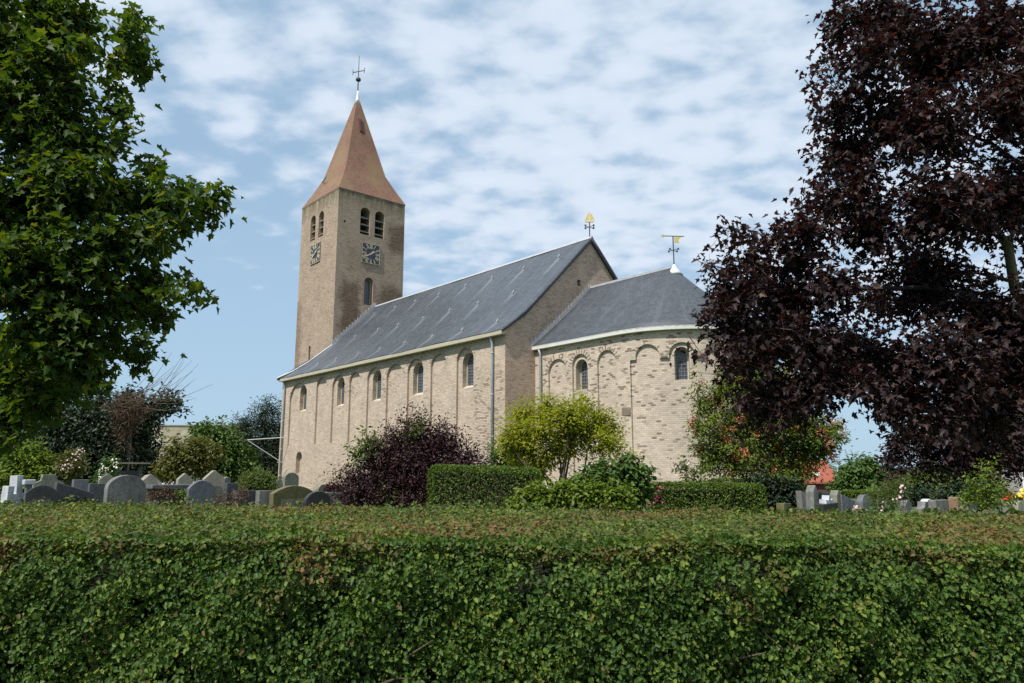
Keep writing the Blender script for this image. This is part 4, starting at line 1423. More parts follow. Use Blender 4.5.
    leaves('shoot_leaves', P, rng.normal(size=(n, 3)) * 0.5 + np.array([0, -0.3, 0.7]), rng.normal(size=(n, 3)) + np.array([0, 0, 0.4]), 0.024 * (0.6 + 0.8 * rng.random(n)), T_LOBED, M['palegreen'], hg)


near_hedge()

# ------------------------------------------------------------------ the two near maples
def near_tree(name, label, cat, base, top, r0, blobs, off_blobs, n_in, n_off, per, size, mat, bark, length, seeds=None, limbs=(), shell=0.6, holes=None, limb_skip=1):
    t = empty(name, (base[0], base[1], gz(base[0], base[1])), 0, label, cat)
    o = Vector(t.location)
    skeleton(t, (base[0], base[1], o.z - 0.1), top, r0, off_blobs + [b for b in blobs if b[3] > 0.28], bark, r1=0.35, lr=0.2, seg=10, minr=0.008, skip=limb_skip)
    _, C, tw = crown('foliage', t, mat, blobs, n_in, per, size, T_MAPLE, length, 0.42, shell, flat=0.95, droop=0.45, origin=o, clumpy=0.3, holes=holes)
    twigs('twig', C, tw, t, M['twig'], length * 0.8, 0.0035, 1)
    crown('foliage', t, mat, off_blobs, n_off, per, size * 1.15, T_MAPLE, length, 0.42, 0.5, flat=0.95, droop=0.45, origin=o, clumpy=0.3)
    for path, r in limbs:
        MB().tube([Vector(p) - o for p in path], r, 8).build('limb', M['mossbark'], t, smooth=True)
    return t


LM = [(20, 55, 50), (55, 70, 34), (38, 15, 26, .3), (72, 20, 26), (84, 42, 9), (62, 40, 24), (72, 92, 16), (20, 112, 50), (60, 130, 38), (92, 152, 20), (118, 146, 9), (0, 10, 14, -.4),
      (137, 22, 12), (128, 38, 13), (133, 55, 15), (118, 66, 12), (112, 86, 12), (116, 108, 13), (122, 128, 12), (100, 122, 9), (143, 72, 8), (148, 60, 6),
      (150, 176, 10), (165, 188, 12), (182, 190, 13), (200, 195, 13), (215, 202, 10), (224, 194, 6), (150, 205, 22), (178, 210, 13), (207, 214, 9), (120, 195, 30), (158, 168, 7), (152, 162, 4),
      (70, 190, 48), (20, 200, 60), (130, 238, 32), (162, 240, 15), (172, 228, 10), (90, 260, 48), (30, 280, 60),
      (165, 280, 20), (186, 288, 12), (200, 298, 10), (206, 310, 5), (145, 292, 28), (110, 310, 40), (150, 322, 14), (165, 318, 8), (60, 335, 48), (122, 345, 20), (142, 346, 10), (136, 358, 8), (20, 370, 50), (88, 368, 20), (104, 372, 9), (40, 395, 22), (8, 420, 24), (20, 402, 18), (60, 385, 14), (5, 440, 12)]
LO = [(-70, 90, 85), (-70, 220, 95), (-60, 340, 85), (-180, 150, 120, 1), (-180, 290, 120, .5), (-110, -80, 100), (20, -60, 60), (75, -35, 30), (-280, 220, 130, .5), (-160, 330, 90, 2), (-120, 200, 110, 2.5), (-150, 250, 110, -2)]
Bl = px_blobs([(b[0], b[1], b[2] * (0.74 if b[0] > 85 else 0.86)) + tuple(b[3:]) for b in LM], 8.2, 0.9, 0.55)
Bo = px_blobs(LO, 8.4, 1.0, 0.4)
bx_, by_ = at(-170, 400, 8.6)[0], 8.6
near_tree('maple_tree', 'tall green maple whose leafy branches reach in from the left side of the hedge', 'tree', (bx_, by_), (bx_ + 0.5, by_ + 0.1, 7.6), 0.2,
          Bl, Bo, 2150, 900, 12, 0.092, M['maple'], M['darkbark'], 0.30, holes=(3.4, -0.38))

RM = [(848, 12, 24), (836, 34, 16), (826, 62, 12), (812, 74, 5), (814, 90, 5), (835, 80, 15), (868, 62, 32), (845, 102, 18), (890, 20, 38), (930, 55, 50), (985, 40, 55), (1015, 95, 55), (838, 122, 14), (822, 117, 6), (880, 122, 38), (850, 150, 22), (930, 130, 48), (860, 186, 26), (834, 164, 12), (811, 156, 4),
      (820, 190, 11), (835, 206, 22), (805, 210, 11), (812, 232, 20), (782, 240, 15), (760, 246, 12), (740, 241, 6), (728, 232, 4), (727, 250, 4), (715, 243, 3), (792, 265, 26), (752, 268, 17), (728, 272, 11), (710, 268, 5), (880, 222, 42), (940, 210, 52), (1000, 200, 56),
      (722, 296, 14), (745, 300, 26), (704, 314, 6), (780, 300, 33), (732, 328, 19), (712, 330, 8), (698, 322, 4), (760, 338, 30), (702, 352, 7), (716, 360, 11), (734, 364, 13), (692, 366, 4), (800, 348, 38), (772, 372, 18), (748, 358, 16), (840, 355, 36), (832, 288, 30), (885, 365, 38), (920, 285, 45), (950, 370, 52), (1000, 325, 58),
      (742, 402, 10), (765, 398, 20), (788, 404, 20), (757, 420, 10), (728, 398, 6), (772, 424, 11), (810, 392, 24), (834, 380, 20), (858, 386, 14), (882, 396, 16), (905, 402, 24), (940, 418, 26), (980, 415, 34), (1018, 410, 36), (1018, 370, 48), (890, 414, 8), (872, 300, 22, 1.2)]
RO = [(1090, 100, 90), (1095, 250, 90), (1090, 380, 70), (1190, 200, 130, .8), (900, -50, 55), (980, -60, 75), (1090, -60, 100), (1300, 250, 130, .5), (1250, 360, 90, 1.5), (1200, 120, 120, 2), (1180, 250, 110, -2)]
Br = px_blobs([(b[0], b[1], b[2] * 0.86) + tuple(b[3:]) for b in RM], 7.6, 0.9, 0.55)
Bq = px_blobs(RO, 7.9, 1.0, 0.4)
bx_, by_ = at(1190, 400, 8.9)[0], 8.9
near_tree('copper_maple_tree', 'dark purple leaved maple hanging over the right end of the church', 'tree', (bx_, by_), (bx_ - 0.6, by_, 7.4), 0.2,
          Br, Bq, 4300, 1000, 12, 0.062, M['purple'], M['darkbark'], 0.30, holes=(4.8, -0.36), limb_skip=4,
          limbs=(([at(1120, 420, 8.0), at(1015, 290, 7.7), at(1008, 246, 7.6), at(985, 214, 7.5)], [0.09, 0.055, 0.05, 0.02]),
                 ([at(1008, 248, 7.6), at(1018, 222, 7.6), at(1026, 190, 7.6), at(1030, 120, 7.7)], [0.042, 0.035, 0.03, 0.012])))


# ------------------------------------------------------------------ other trees and shrubs
def plant(name, label, cat, px_base, Y, lobes, mat, n_spray, per, size, tmpl, length, trunk=True, bark=None, depth=0.9, yj=0.0, group=None, flat=0.9, droop=0.2,
          shell=0.5, up=0.0, r0=0.12, top_frac=0.6, width=0.4, clumpy=0.5, trunk_lean=0.0, stems=1, extra=None):
    x = at(px_base, 480, Y)[0]
    z = gz(x, Y)
    t = empty(name, (x, Y, z), 0, label, cat, group)
    B = px_blobs(lobes, Y, depth, yj)
    zt = max(b[2] for b in B)
    if trunk:
        if stems == 1:
            skeleton(t, (x, Y, z - 0.1), (x + trunk_lean, Y, z + (zt - z) * top_frac), r0, B, bark or M['bark'], lr=0.35)
        else:
            mb = MB()
            for i in range(stems):
                b = B[int(rng.integers(len(B)))]
                a = Vector((x + rng.normal() * 0.15, Y + rng.normal() * 0.15, z - 0.05)) - t.location
                e = Vector(b[:3]) - t.location
                mid = a.lerp(e, 0.45) + Vector((0, 0, 0.12 * (e - a).length)) + Vector((rng.normal(), rng.normal(), 0)) * 0.05
                mb.tube([a, a.lerp(mid, 0.5) + Vector((0, 0, 0.05)), mid, mid.lerp(e, 0.55), e], [r0, r0 * 0.8, r0 * 0.55, r0 * 0.35, r0 * 0.12], 6)
            mb.build('stem', bark or M['bark'], t, smooth=True)
    _, C, tw = crown('foliage', t, mat, B, n_spray, per, size, tmpl, length, width, shell, flat, droop, up, origin=t.location, clumpy=clumpy)
    return t, B, C, tw


def blossoms(name, t, pts, mat, r=0.03, k=7, spread=0.06):
    """clusters of berries or petals (one mesh per plant)"""
    P = np.repeat(np.array(pts), k, 0) + rng.normal(size=(len(pts) * k, 3)) * spread
    n = len(P)
    nr = unit(n); dr = unit(n)
    T = template([(0.42, 0.2), (0.5, 0.55), (0.3, 0.9)], 0.3, 0.5)
    return leaves(name, P, nr, dr, r * (0.7 + 0.6 * rng.random(n)), T, mat, t)


# purple barberry
plant('barberry_shrub', 'spreading dark purple shrub in front of the nave wall, beside the square clipped hedge', 'shrub', 405, 17.5,
      [(400, 470, 36), (380, 480, 30), (362, 490, 24), (430, 465, 34), (455, 470, 28), (412, 440, 24), (425, 450, 24), (440, 440, 16), (390, 450, 20), (470, 478, 22), (355, 500, 20), (400, 500, 36), (440, 495, 34), (412, 426, 9), (372, 458, 12), (452, 448, 12), (352, 478, 9), (345, 494, 8), (468, 460, 8)],
      M['berberis'], 3600, 12, 0.060, T_OVAL, 0.55, bark=M['twig'], stems=12, r0=0.03, up=0.5, flat=0.4, shell=0.55, width=0.22)
plant('elder_sapling', 'thin green shoots growing up through the dark purple shrub', 'sapling', 408, 17.2,
      [(415, 428, 8), (408, 440, 7), (366, 447, 11), (356, 455, 6), (372, 440, 5), (390, 492, 9), (383, 483, 6), (422, 436, 5)],
      M['palegreen'], 110, 8, 0.10, T_OVAL, 0.3, stems=7, r0=0.012, bark=M['twig'])


# clipped blocks
def clipped(name, label, x0, x1, ytop_l, ytop_r, Y, dep, n=9000, mat='clipped', size=0.045, rz=0.0, thin=False):
    a, b = at(x0, ytop_l, Y), at(x1, ytop_r, Y)
    cx = (a[0] + b[0]) / 2
    zg = gz(cx, Y)
    t = empty(name, (cx, Y + dep / 2, zg), rz, label, 'hedge')
    hw, h = (b[0] - a[0]) / 2, (a[2] + b[2]) / 2 - zg
    sl = (b[2] - a[2]) / (2 * hw)
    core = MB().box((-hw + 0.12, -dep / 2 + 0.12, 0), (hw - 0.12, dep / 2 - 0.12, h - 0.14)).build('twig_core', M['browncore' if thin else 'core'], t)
    # sides and top as leaf shells with rounded arrises
    n_top, n_f = int(n * 0.4), int(n * (0.45 if thin else 0.6))
    x = rng.uniform(-hw, hw, n_top); y = rng.uniform(-dep / 2, dep / 2, n_top)
    ed = np.minimum(np.minimum(hw - np.abs(x), dep / 2 - np.abs(y)) / 0.15, 1)
    P1 = np.stack([x, y, h + sl * x - 0.1 * (1 - ed) ** 2 + 0.018 * vwav(x * 3, y * 3, 1) - np.abs(rng.normal(size=n_top)) * 0.03], 1)
    N1 = rng.normal(size=(n_top, 3)) * 0.5 + np.array([0, -.1, 0.9])
    D1 = rng.normal(size=(n_top, 3)) + np.array([0, 0, 0.3])
    per = 4 * hw + 2 * dep
    s = rng.uniform(0, per, n_f)
    px_ = np.where(s < 2 * hw, s - hw, np.where(s < 4 * hw, s - 3 * hw, np.where(s < 4 * hw + dep, -hw, hw)))
    py_ = np.where(s < 2 * hw, -dep / 2, np.where(s < 4 * hw, dep / 2, np.where(s < 4 * hw + dep, s - 4 * hw - dep / 2, s - 4 * hw - 1.5 * dep)))
    nx_ = np.where(s < 4 * hw, 0, np.sign(px_)); ny_ = np.where(s < 2 * hw, -1, np.where(s < 4 * hw, 1, 0))
    z = rng.uniform(0.02, 1, n_f) * h
    inn = np.abs(rng.normal(size=n_f)) * 0.06 - 0.03 * vwav(px_ * 4 + py_, z * 4, 2) + 0.1 * np.clip((z - h + 0.12) / 0.12, 0, 1) ** 2
    P2 = np.stack([px_ - nx_ * inn, py_ - ny_ * inn, z + sl * px_], 1)
    O = np.stack([nx_, ny_, np.zeros(n_f)], 1)
    N2 = O * 0.6 + rng.normal(size=(n_f, 3)) * 0.45 + np.array([0, 0, 0.6])
    D2 = O * 0.8 + rng.normal(size=(n_f, 3)) * 0.6 + np.array([0, 0, -0.3])
    leaves('foliage', np.concatenate([P1, P2]), np.concatenate([N1, N2]), np.concatenate([D1, D2]), size * (0.7 + 0.6 * rng.random(n_top + n_f)), T_OVAL, M[mat], t)
    return t


clipped('clipped_hedge', 'square clipped green hedge block standing between the purple shrub and the yellow-green tree', 428, 541, 464.5, 468, 13.6, 2.1, n=32000, size=0.04, thin=True)
clipped('clipped_hedge', 'low clipped dark green hedge in front of the berry-laden rowan and the apse', 655, 766, 483, 484, 16.0, 1.2, n=20000, size=0.045)
clipped('clipped_hedge', 'second low hedge strip just behind the hedge by the rowan tree', 716, 792, 478.5, 479.5, 19.5, 0.9, n=4000, size=0.055)
clipped('clipped_hedge', 'distant long trimmed hedge behind the right hand gravestones', 846, 972, 491, 492, 38, 1.0, n=6000, size=0.12)

# yellow-green multi-stemmed tree
plant('young_tree', 'yellow-green multi-stemmed young tree growing in front of the corner of the choir', 'tree', 562, 19.0,
      [(525, 415, 14), (545, 410, 15), (570, 418, 17), (583, 408, 13), (600, 418, 13), (612, 428, 11), (515, 432, 14), (540, 432, 20), (565, 438, 20), (590, 434, 18), (608, 442, 13), (510, 448, 11), (527, 450, 15), (552, 452, 16), (598, 450, 9), (617, 450, 6), (581, 399, 6), (556, 418, 14), (578, 422, 14), (572, 448, 10), (506, 441, 6), (628, 455, 5), (540, 466, 10), (520, 466, 8), (600, 466, 8)],
      M['limegreen'], 1500, 11, 0.085, T_OVAL, 0.36, stems=11, r0=0.045, bark=M['bark'], yj=0.6, flat=1.2, droop=0.1, shell=0.75)
plant('laurel_bush', 'low bright green bush spilling along the far edge of the long hedge', 'bush', 570, 12.5,
      [(530, 500, 12), (548, 496, 12), (566, 494, 12), (585, 494, 12), (604, 495, 12), (622, 499, 10), (540, 508, 14), (575, 506, 14), (610, 508, 14), (518, 508, 8)],
      M['laurel'], 800, 9, 0.085, T_OVAL, 0.2, stems=8, r0=0.012, bark=M['twig'])
plant('elder_bush', 'mid green bush with drooping leaves between the young tree and the pink flowers', 'bush', 615, 15.0,
      [(590, 482, 12), (607, 478, 13), (625, 476, 12), (638, 485, 10), (643, 493, 6), (610, 492, 16), (630, 497, 14), (580, 490, 9), (628, 466, 6), (641, 470, 6)],
      M['midgreen'], 700, 9, 0.11, T_OVAL, 0.28, stems=8, r0=0.02)
plant('leafy_bush', 'small green bush tucked between the clipped block and the brown gable', 'bush', 508, 21.0,
      [(500, 452, 10), (512, 456, 10), (503, 464, 10), (516, 468, 10), (522, 482, 12), (505, 480, 12)], M['midgreen'], 260, 9, 0.11, T_OVAL, 0.3, stems=5, r0=0.02)
t, B, C, tw = plant('hollyhock', 'small pink flowering plant at the foot of the apse next to the low hedge', 'flower', 655, 16.0,
                    [(654, 498, 4), (658, 492, 3), (652, 503, 5)], M['midgreen'], 30, 6, 0.06, T_OVAL, 0.12, stems=4, r0=0.008)
blossoms('blossom', t, [np.array(b[:3]) - np.array(t.location) + rng.normal(size=3) * 0.05 for b in B for _ in range(6)], M['pinkflower'], 0.05, 4, 0.04)
# faded rose by the apse wall
t, B, C, tw = plant('rose_bush', 'pale straggly rose with faded pink blooms against the apse wall', 'bush', 690, 22.0,
                    [(682, 466, 6), (694, 470, 7), (704, 466, 5), (688, 478, 8), (700, 480, 8)], M['palegreen'], 90, 7, 0.09, T_OVAL, 0.3, stems=9, r0=0.012, bark=M['twig'])
blossoms('blossom', t, [np.array(at(px, py, 21.7)) - np.array(t.location) for px, py in ((677, 464), (680, 467), (674, 466), (690, 462))], M['palepink'], 0.055, 7, 0.05)

# rowan with berries
ROW = [(740, 385, 18), (765, 380, 20), (790, 385, 22), (720, 395, 14), (705, 408, 12), (698, 425, 8), (712, 430, 14), (735, 420, 24), (760, 420, 26), (790, 425, 26), (815, 430, 20), (700, 448, 9), (715, 455, 16), (740, 450, 22), (770, 450, 26), (800, 455, 24), (822, 450, 12), (715, 468, 9), (738, 468, 11), (772, 478, 16), (792, 480, 16),
       (832, 428, 8), (838, 438, 6), (830, 448, 7), (745, 366, 8), (698, 390, 5), (694, 372, 4), (775, 500, 14), (790, 495, 12), (726, 372, 8)]
t, B, C, tw = plant('rowan_tree', 'rowan tree full of orange-red berry clusters beside the apse', 'tree', 772, 18.3, ROW, M['rowan'], 2600, 12, 0.075, T_OVAL, 0.34, r0=0.09, top_frac=0.72, flat=0.8, droop=0.4, shell=0.6, yj=0.5)
sel = rng.choice(len(C), 150, replace=False)
pts = [C[i] + np.array([0, -0.12, 0.03]) + tw[i] * 0.15 for i in sel]
blossoms('berry_cluster', t, pts, M['berry'], 0.035, 24, 0.05)
twigs('twig', C, tw, t, M['twig'], 0.3, 0.006, 2)

# ---- left background
plant('yew_tree', 'big dark spreading evergreen tree standing behind the left hand gravestones', 'tree', 105, 38,
      [(100, 415, 26), (80, 435, 34), (120, 435, 32), (140, 418, 16), (160, 405, 11), (172, 404, 8), (181, 408, 4), (130, 448, 24), (105, 460, 34), (70, 465, 36), (145, 470, 22), (60, 420, 22), (40, 440, 26), (30, 470, 30), (125, 478, 24), (150, 412, 9), (130, 402, 10)],
      M['darkgreen'], 3600, 12, 0.20, T_OVAL, 1.0, r0=0.35, flat=0.6, droop=0.2, width=0.35, shell=0.6)
t, B, C, tw = plant('dying_conifer', 'half dead conifer with rust brown needles and bare top twigs', 'tree', 128, 36,
                    [(118, 406, 9), (130, 402, 9), (140, 408, 8), (124, 414, 9), (134, 418, 8), (122, 430, 6), (126, 445, 5)], M['deadbrown'], 230, 10, 0.26, T_NEEDLE, 0.6, r0=0.07, top_frac=0.9, bark=M['darkbark'])
mb = MB()
for i in range(34):
    a = Vector(at(rng.uniform(112, 165), rng.uniform(392, 410), 36 + rng.uniform(-1, 1)))
    ang = rng.uniform(-0.1, 1.1)
    L_ = rng.uniform(1.0, 3.0)
    d = Vector((math.cos(ang), rng.normal() * 0.3, math.sin(ang))).normalized()
    mb.tube([a - t.location, a + d * L_ * 0.5 + Vector((0, 0, -0.08)) - t.location, a + d * L_ + Vector((0, 0, 0.1)) - t.location], [0.016, 0.011, 0.005], 4, caps=False)
mb.build('bare_twig', M['twig'], t, fix=False)
plant('leafy_bush', 'light green bush at the far left behind the white cross', 'bush', 25, 30,
      [(12, 462, 11), (28, 456, 12), (40, 460, 9), (20, 472, 14), (38, 474, 14), (5, 474, 10)], M['laurel'], 420, 9, 0.16, T_OVAL, 0.5, stems=6, r0=0.03)
t, B, C, tw = plant('copper_shrub', 'brownish shrub with pale flower heads below the dark evergreen', 'shrub', 72, 30,
                    [(70, 462, 9), (76, 456, 6), (66, 470, 9), (78, 470, 7)], M['ochre'], 130, 8, 0.14, T_OVAL, 0.4, stems=5, r0=0.02)
blossoms('blossom', t, [np.array(at(px, py, 29.6)) - np.array(t.location) for px, py in ((66, 464), (64, 468), (70, 461), (76, 453), (78, 456), (80, 451), (73, 466))], M['palepink'], 0.06, 9, 0.10)
t, B, C, tw = plant('rose_bush', 'tall white flowering rose bush behind the pointed lichened gravestone', 'bush', 106, 24,
                    [(104, 476, 6), (108, 468, 6), (112, 462, 5), (98, 482, 6), (112, 480, 7)], M['midgreen'], 130, 8, 0.10, T_OVAL, 0.3, stems=6, r0=0.014)
blossoms('blossom', t, [np.array(at(px, py, 23.6)) - np.array(t.location) for px, py in ((113, 460), (116, 463), (103, 466), (107, 470), (101, 471), (115, 468), (100, 478))], M['whiteflower'], 0.05, 6, 0.035)
plant('leafy_tree', 'rounded green tree growing in front of the grey barn roof', 'tree', 215, 46,
      [(205, 438, 14), (218, 434, 14), (230, 445, 14), (210, 452, 18), (232, 460, 16), (240, 470, 14), (200, 430, 6), (195, 462, 14), (220, 470, 18)], M['midgreen'], 900, 9, 0.24, T_OVAL, 0.7, r0=0.2)
plant('golden_shrub', 'yellowish loose shrub in front of the rounded green tree', 'shrub', 190, 34,
      [(185, 455, 12), (200, 452, 12), (212, 456, 8), (172, 460, 10), (178, 470, 11), (200, 468, 10), (166, 472, 7), (176, 448, 7)], M['ochre'], 480, 9, 0.17, T_OVAL, 0.5, stems=8, r0=0.035)
plant('pine_tree', 'dark blue-green pine standing left of the church corner', 'tree', 262, 56,
      [(262, 412, 7), (272, 410, 8), (248, 424, 9), (262, 424, 12), (275, 425, 10), (240, 430, 6), (250, 440, 14), (268, 442, 16), (280, 440, 12), (255, 458, 18), (275, 462, 16), (240, 455, 12), (262, 476, 18), (236, 425, 4), (268, 404, 4), (238, 470, 14)],
      M['darkgreen'], 1700, 12, 0.24, T_NARROW, 1.1, r0=0.3, flat=0.4, up=0.3, width=0.3)
plant('mound_shrub', 'bright green dome of feathery shrub on top of a low grave kerb', 'shrub', 257, 20.5,
      [(250, 484, 8), (258, 480, 8), (266, 484, 8), (258, 487, 10), (245, 488, 5), (271, 488, 5)], M['palegreen'], 520, 9, 0.10, T_NARROW, 0.22, stems=4, r0=0.012, up=0.9, flat=0.3, droop=-0.4)
plant('dark_plant', 'small dark purple plant in front of the round stone by the church wall', 'plant', 334, 18.5,
      [(330, 489, 4), (336, 488, 5), (341, 490, 4)], M['berberis'], 60, 8, 0.07, T_OVAL, 0.14, stems=3, r0=0.008)
plant('reddish_plant', 'low reddish brown plants growing over the grave left of the mossy slab', 'plant', 232, 17.0,
      [(205, 497, 5), (228, 495, 4), (243, 493, 5), (236, 500, 6), (218, 499, 5)], M['deadbrown'], 130, 7, 0.07, T_NARROW, 0.2, stems=5, r0=0.006)
plant('heather', 'reddish low heather between the big round stone and the flat tomb', 'plant', 163, 17.0,
      [(158, 492, 5), (165, 491, 5), (170, 495, 5), (150, 497, 5)], M['deadbrown'], 110, 7, 0.06, T_NARROW, 0.16, stems=5, r0=0.006)
clipped('box_hedge', 'tiny clipped box hedge on the grave beside the flat tomb', 171, 190, 490, 490.5, 17.0, 0.35, n=1500, size=0.035)
plant('tall_weed', 'thin yellowish weeds against the nave wall left of the purple shrub', 'weed', 335, 24,
      [(336, 474, 5), (345, 480, 6), (328, 484, 5), (318, 488, 5), (352, 474, 4)], M['ochre'], 60, 7, 0.09, T_NARROW, 0.35, stems=8, r0=0.012, bark=M['ochre'])

# ---- right background
plant('apple_tree', 'round mid green tree on the skyline right of the red roofed house', 'tree', 862, 48,
      [(862, 470, 12), (850, 478, 11), (875, 478, 12), (845, 487, 10), (862, 486, 14), (880, 488, 10), (840, 490, 6), (868, 463, 5), (885, 492, 7)], M['midgreen'], 620, 9, 0.26, T_OVAL, 0.7, r0=0.18)
plant('willow_shrub', 'light green rounded shrub under the far purple tree', 'shrub', 932, 40,
      [(918, 480, 9), (932, 477, 11), (945, 482, 11), (955, 488, 8), (925, 490, 11), (943, 492, 10), (912, 488, 6)], M['palegreen'], 620, 9, 0.2, T_OVAL, 0.6, stems=6, r0=0.05)
plant('copper_beech', 'far purple leaved tree with a low crown beyond the right gravestones', 'tree', 980, 30,
      [(925, 440, 22), (905, 448, 14), (897, 458, 8), (950, 440, 28), (980, 445, 30), (1010, 440, 32), (1035, 450, 30), (905, 430, 14), (930, 462, 14), (960, 465, 18), (990, 468, 18), (975, 480, 14), (985, 488, 12), (893, 445, 6), (1060, 440, 34), (1030, 425, 30), (1000, 420, 26), (898, 470, 7), (888, 460, 4)],
      M['purple'], 2300, 10, 0.17, T_OVAL, 0.55, r0=0.22, top_frac=0.7)
plant('plum_shrub', 'small wine red shrub between the green tree and the light green shrub', 'shrub', 897, 42,
      [(897, 485, 7), (903, 480, 6), (892, 490, 6), (905, 490, 7)], M['berberis'], 200, 8, 0.18, T_OVAL, 0.5, stems=4, r0=0.04)
t, B, C, tw = plant('mallow_bush', 'feathery pale green bush with a few pink flowers among the right hand gravestones', 'bush', 886, 15.5,
                    [(876, 494, 7), (888, 490, 8), (898, 488, 8), (880, 504, 9), (895, 502, 10), (902, 484, 4), (872, 502, 5)], M['palegreen'], 340, 9, 0.06, T_NARROW, 0.22, stems=10, r0=0.008, up=0.8, droop=-0.3)
blossoms('blossom', t, [np.array(at(px, py, 15.2)) - np.array(t.location) for px, py in ((901, 493), (903, 488), (897, 498), (884, 503), (882, 509))], M['palepink'], 0.05, 5, 0.03)
plant('dark_bush', 'dark bush left of the white topped headstone', 'bush', 775, 17.5,
      [(760, 488, 12), (775, 492, 14), (790, 490, 12), (800, 500, 9), (772, 504, 12), (790, 504, 12)], M['darkgreen'], 420, 9, 0.1, T_OVAL, 0.3, stems=5, r0=0.02)
plant('climbing_vine', 'tall loose yellow-green shrub rising in front of the far house', 'shrub', 990, 13.0,
      [(988, 468, 4), (984, 476, 5), (975, 482, 4), (994, 478, 4), (985, 488, 8), (998, 490, 6), (972, 490, 6), (980, 500, 9), (995, 502, 10), (1003, 484, 3), (965, 480, 2.5), (1010, 500, 6), (966, 500, 6), (990, 461, 2.5)],
      M['laurel'], 170, 8, 0.055, T_OVAL, 0.25, stems=14, r0=0.008, up=0.7)
plant('dark_bush', 'black-green bush beneath the far purple tree', 'bush', 978, 27,
      [(950, 496, 8), (965, 492, 10), (980, 494, 12), (920, 496, 8), (908, 494, 7)], M['darkgreen'], 320, 9, 0.14, T_OVAL, 0.4, stems=5, r0=0.03)
t, B, C, tw = plant('flower_bunch', 'red and yellow flowers standing at the right edge below the house', 'flowers', 1012, 16.5,
                    [(1008, 501, 3), (1016, 500, 3)], M['midgreen'], 26, 6, 0.05, T_NARROW, 0.12, stems=4, r0=0.006)
blossoms('blossom', t, [np.array(at(px, py, 16.4)) - np.array(t.location) for px, py in ((1008, 497), (1010, 495), (1006, 498))], M['redflower'], 0.07, 6, 0.03)
blossoms('blossom', t, [np.array(at(px, py, 16.4)) - np.array(t.location) for px, py in ((1019, 496), (1022, 494))], M['yellowflower'], 0.07, 6, 0.03)
t, B, C, tw = plant('flower_bunch', 'small bunch of pale pink flowers in front of the slim blue-grey headstone', 'flowers', 856, 14.5,
                    [(856, 509, 3)], M['midgreen'], 14, 6, 0.04, T_NARROW, 0.1, stems=3, r0=0.006)
blossoms('blossom', t, [np.array(at(px, py, 14.4)) - np.array(t.location) for px, py in ((854, 509), (857, 510), (859, 511), (856, 507))], M['palepink'], 0.05, 6, 0.025)

# ------------------------------------------------------------------ headstones
CH_RZ = math.atan2(-0.7547, 0.656)


def outline(shape, w, h):
    if shape == 'round':
        p = [(-w, 0), (w, 0), (w, h - w * 0.75)]
        for i in range(1, 12):
            a = math.pi * i / 12
            p.append((w * math.cos(a), h - w * 0.75 + w * 0.75 * math.sin(a)))
        return p + [(-w, h - w * 0.75)]
    if shape == 'segment':
        p = [(-w, 0), (w, 0)]
        for i in range(0, 13):
            t = 1 - 2 * i / 12
            p.append((w * t, h - min(0.16 * h, 0.6 * w) * t * t))
        return p
    if shape == 'point': return [(-w, 0), (w, 0), (w, h - w * 0.8), (w * 0.1, h), (-w * 0.1, h), (-w, h - w * 0.8)]
    if shape == 'shoulder': return [(-w, 0), (w, 0), (w, h * 0.8), (w * 0.55, h * 0.86), (w * 0.42, h), (-w * 0.42, h), (-w * 0.55, h * 0.86), (-w, h * 0.8)]
    if shape == 'cross':
        a = w * 0.3
        return [(-a, 0), (a, 0), (a, h * 0.55), (w, h * 0.55), (w, h * 0.55 + 2 * a), (a, h * 0.55 + 2 * a), (a, h), (-a, h), (-a, h * 0.55 + 2 * a), (-w, h * 0.55 + 2 * a), (-w, h * 0.55), (-a, h * 0.55)]
    if shape == 'slant': return [(-w, 0), (w, 0), (w, h * 0.78), (-w, h)]
    if shape == 'obelisk': return [(-w, 0), (w, 0), (w * 0.8, h - w), (0, h), (-w * 0.8, h - w)]
    return [(-w, 0), (w, 0), (w, h), (-w, h)]


def headstone(px, top, wpx, Y, shape, mat, label, thick=0.12, rz=None, plinth=True, tilt=0.0, name='headstone', cat='gravestone', panel=None):
    c = at(px, top, Y)
    x, zt = c[0], c[2]
    zg = gz(x, Y)
    rz = CH_RZ + rng.uniform(-0.1, 0.1) if rz is None else rz
    h = zt - zg
    cosv = abs(-math.sin(rz) - x / Y * math.cos(rz))       # how far the stone is turned from the viewer's line
    w = wpx * Y / F / 2 / max(0.45, cosv)
    t = empty(name, (x, Y, zg), rz, label, cat)
    t.rotation_euler = (rng.normal() * 0.015 + tilt, rng.normal() * 0.02, rz)
    b = MB().prism(outline(shape, w, h), -thick / 2, thick / 2, lambda u, v, ww: (ww, u, v))
    b.build('slab', M[mat], t, bevel=0.012)
    if plinth:
        MB().box((-thick * 1.3, -w * 1.15, -0.05), (thick * 1.3, w * 1.15, 0.13)).build('plinth', M[mat], t, bevel=0.012)
    if panel:
        MB().prism([(-w * 0.6, h * 0.25), (w * 0.6, h * 0.25), (w * 0.6, h * 0.7), (-w * 0.6, h * 0.7)], thick / 2 + 0.002, thick / 2 + 0.012, lambda u, v, ww: (ww, u, v)).build('inscription_panel', M[panel], t)
    return t


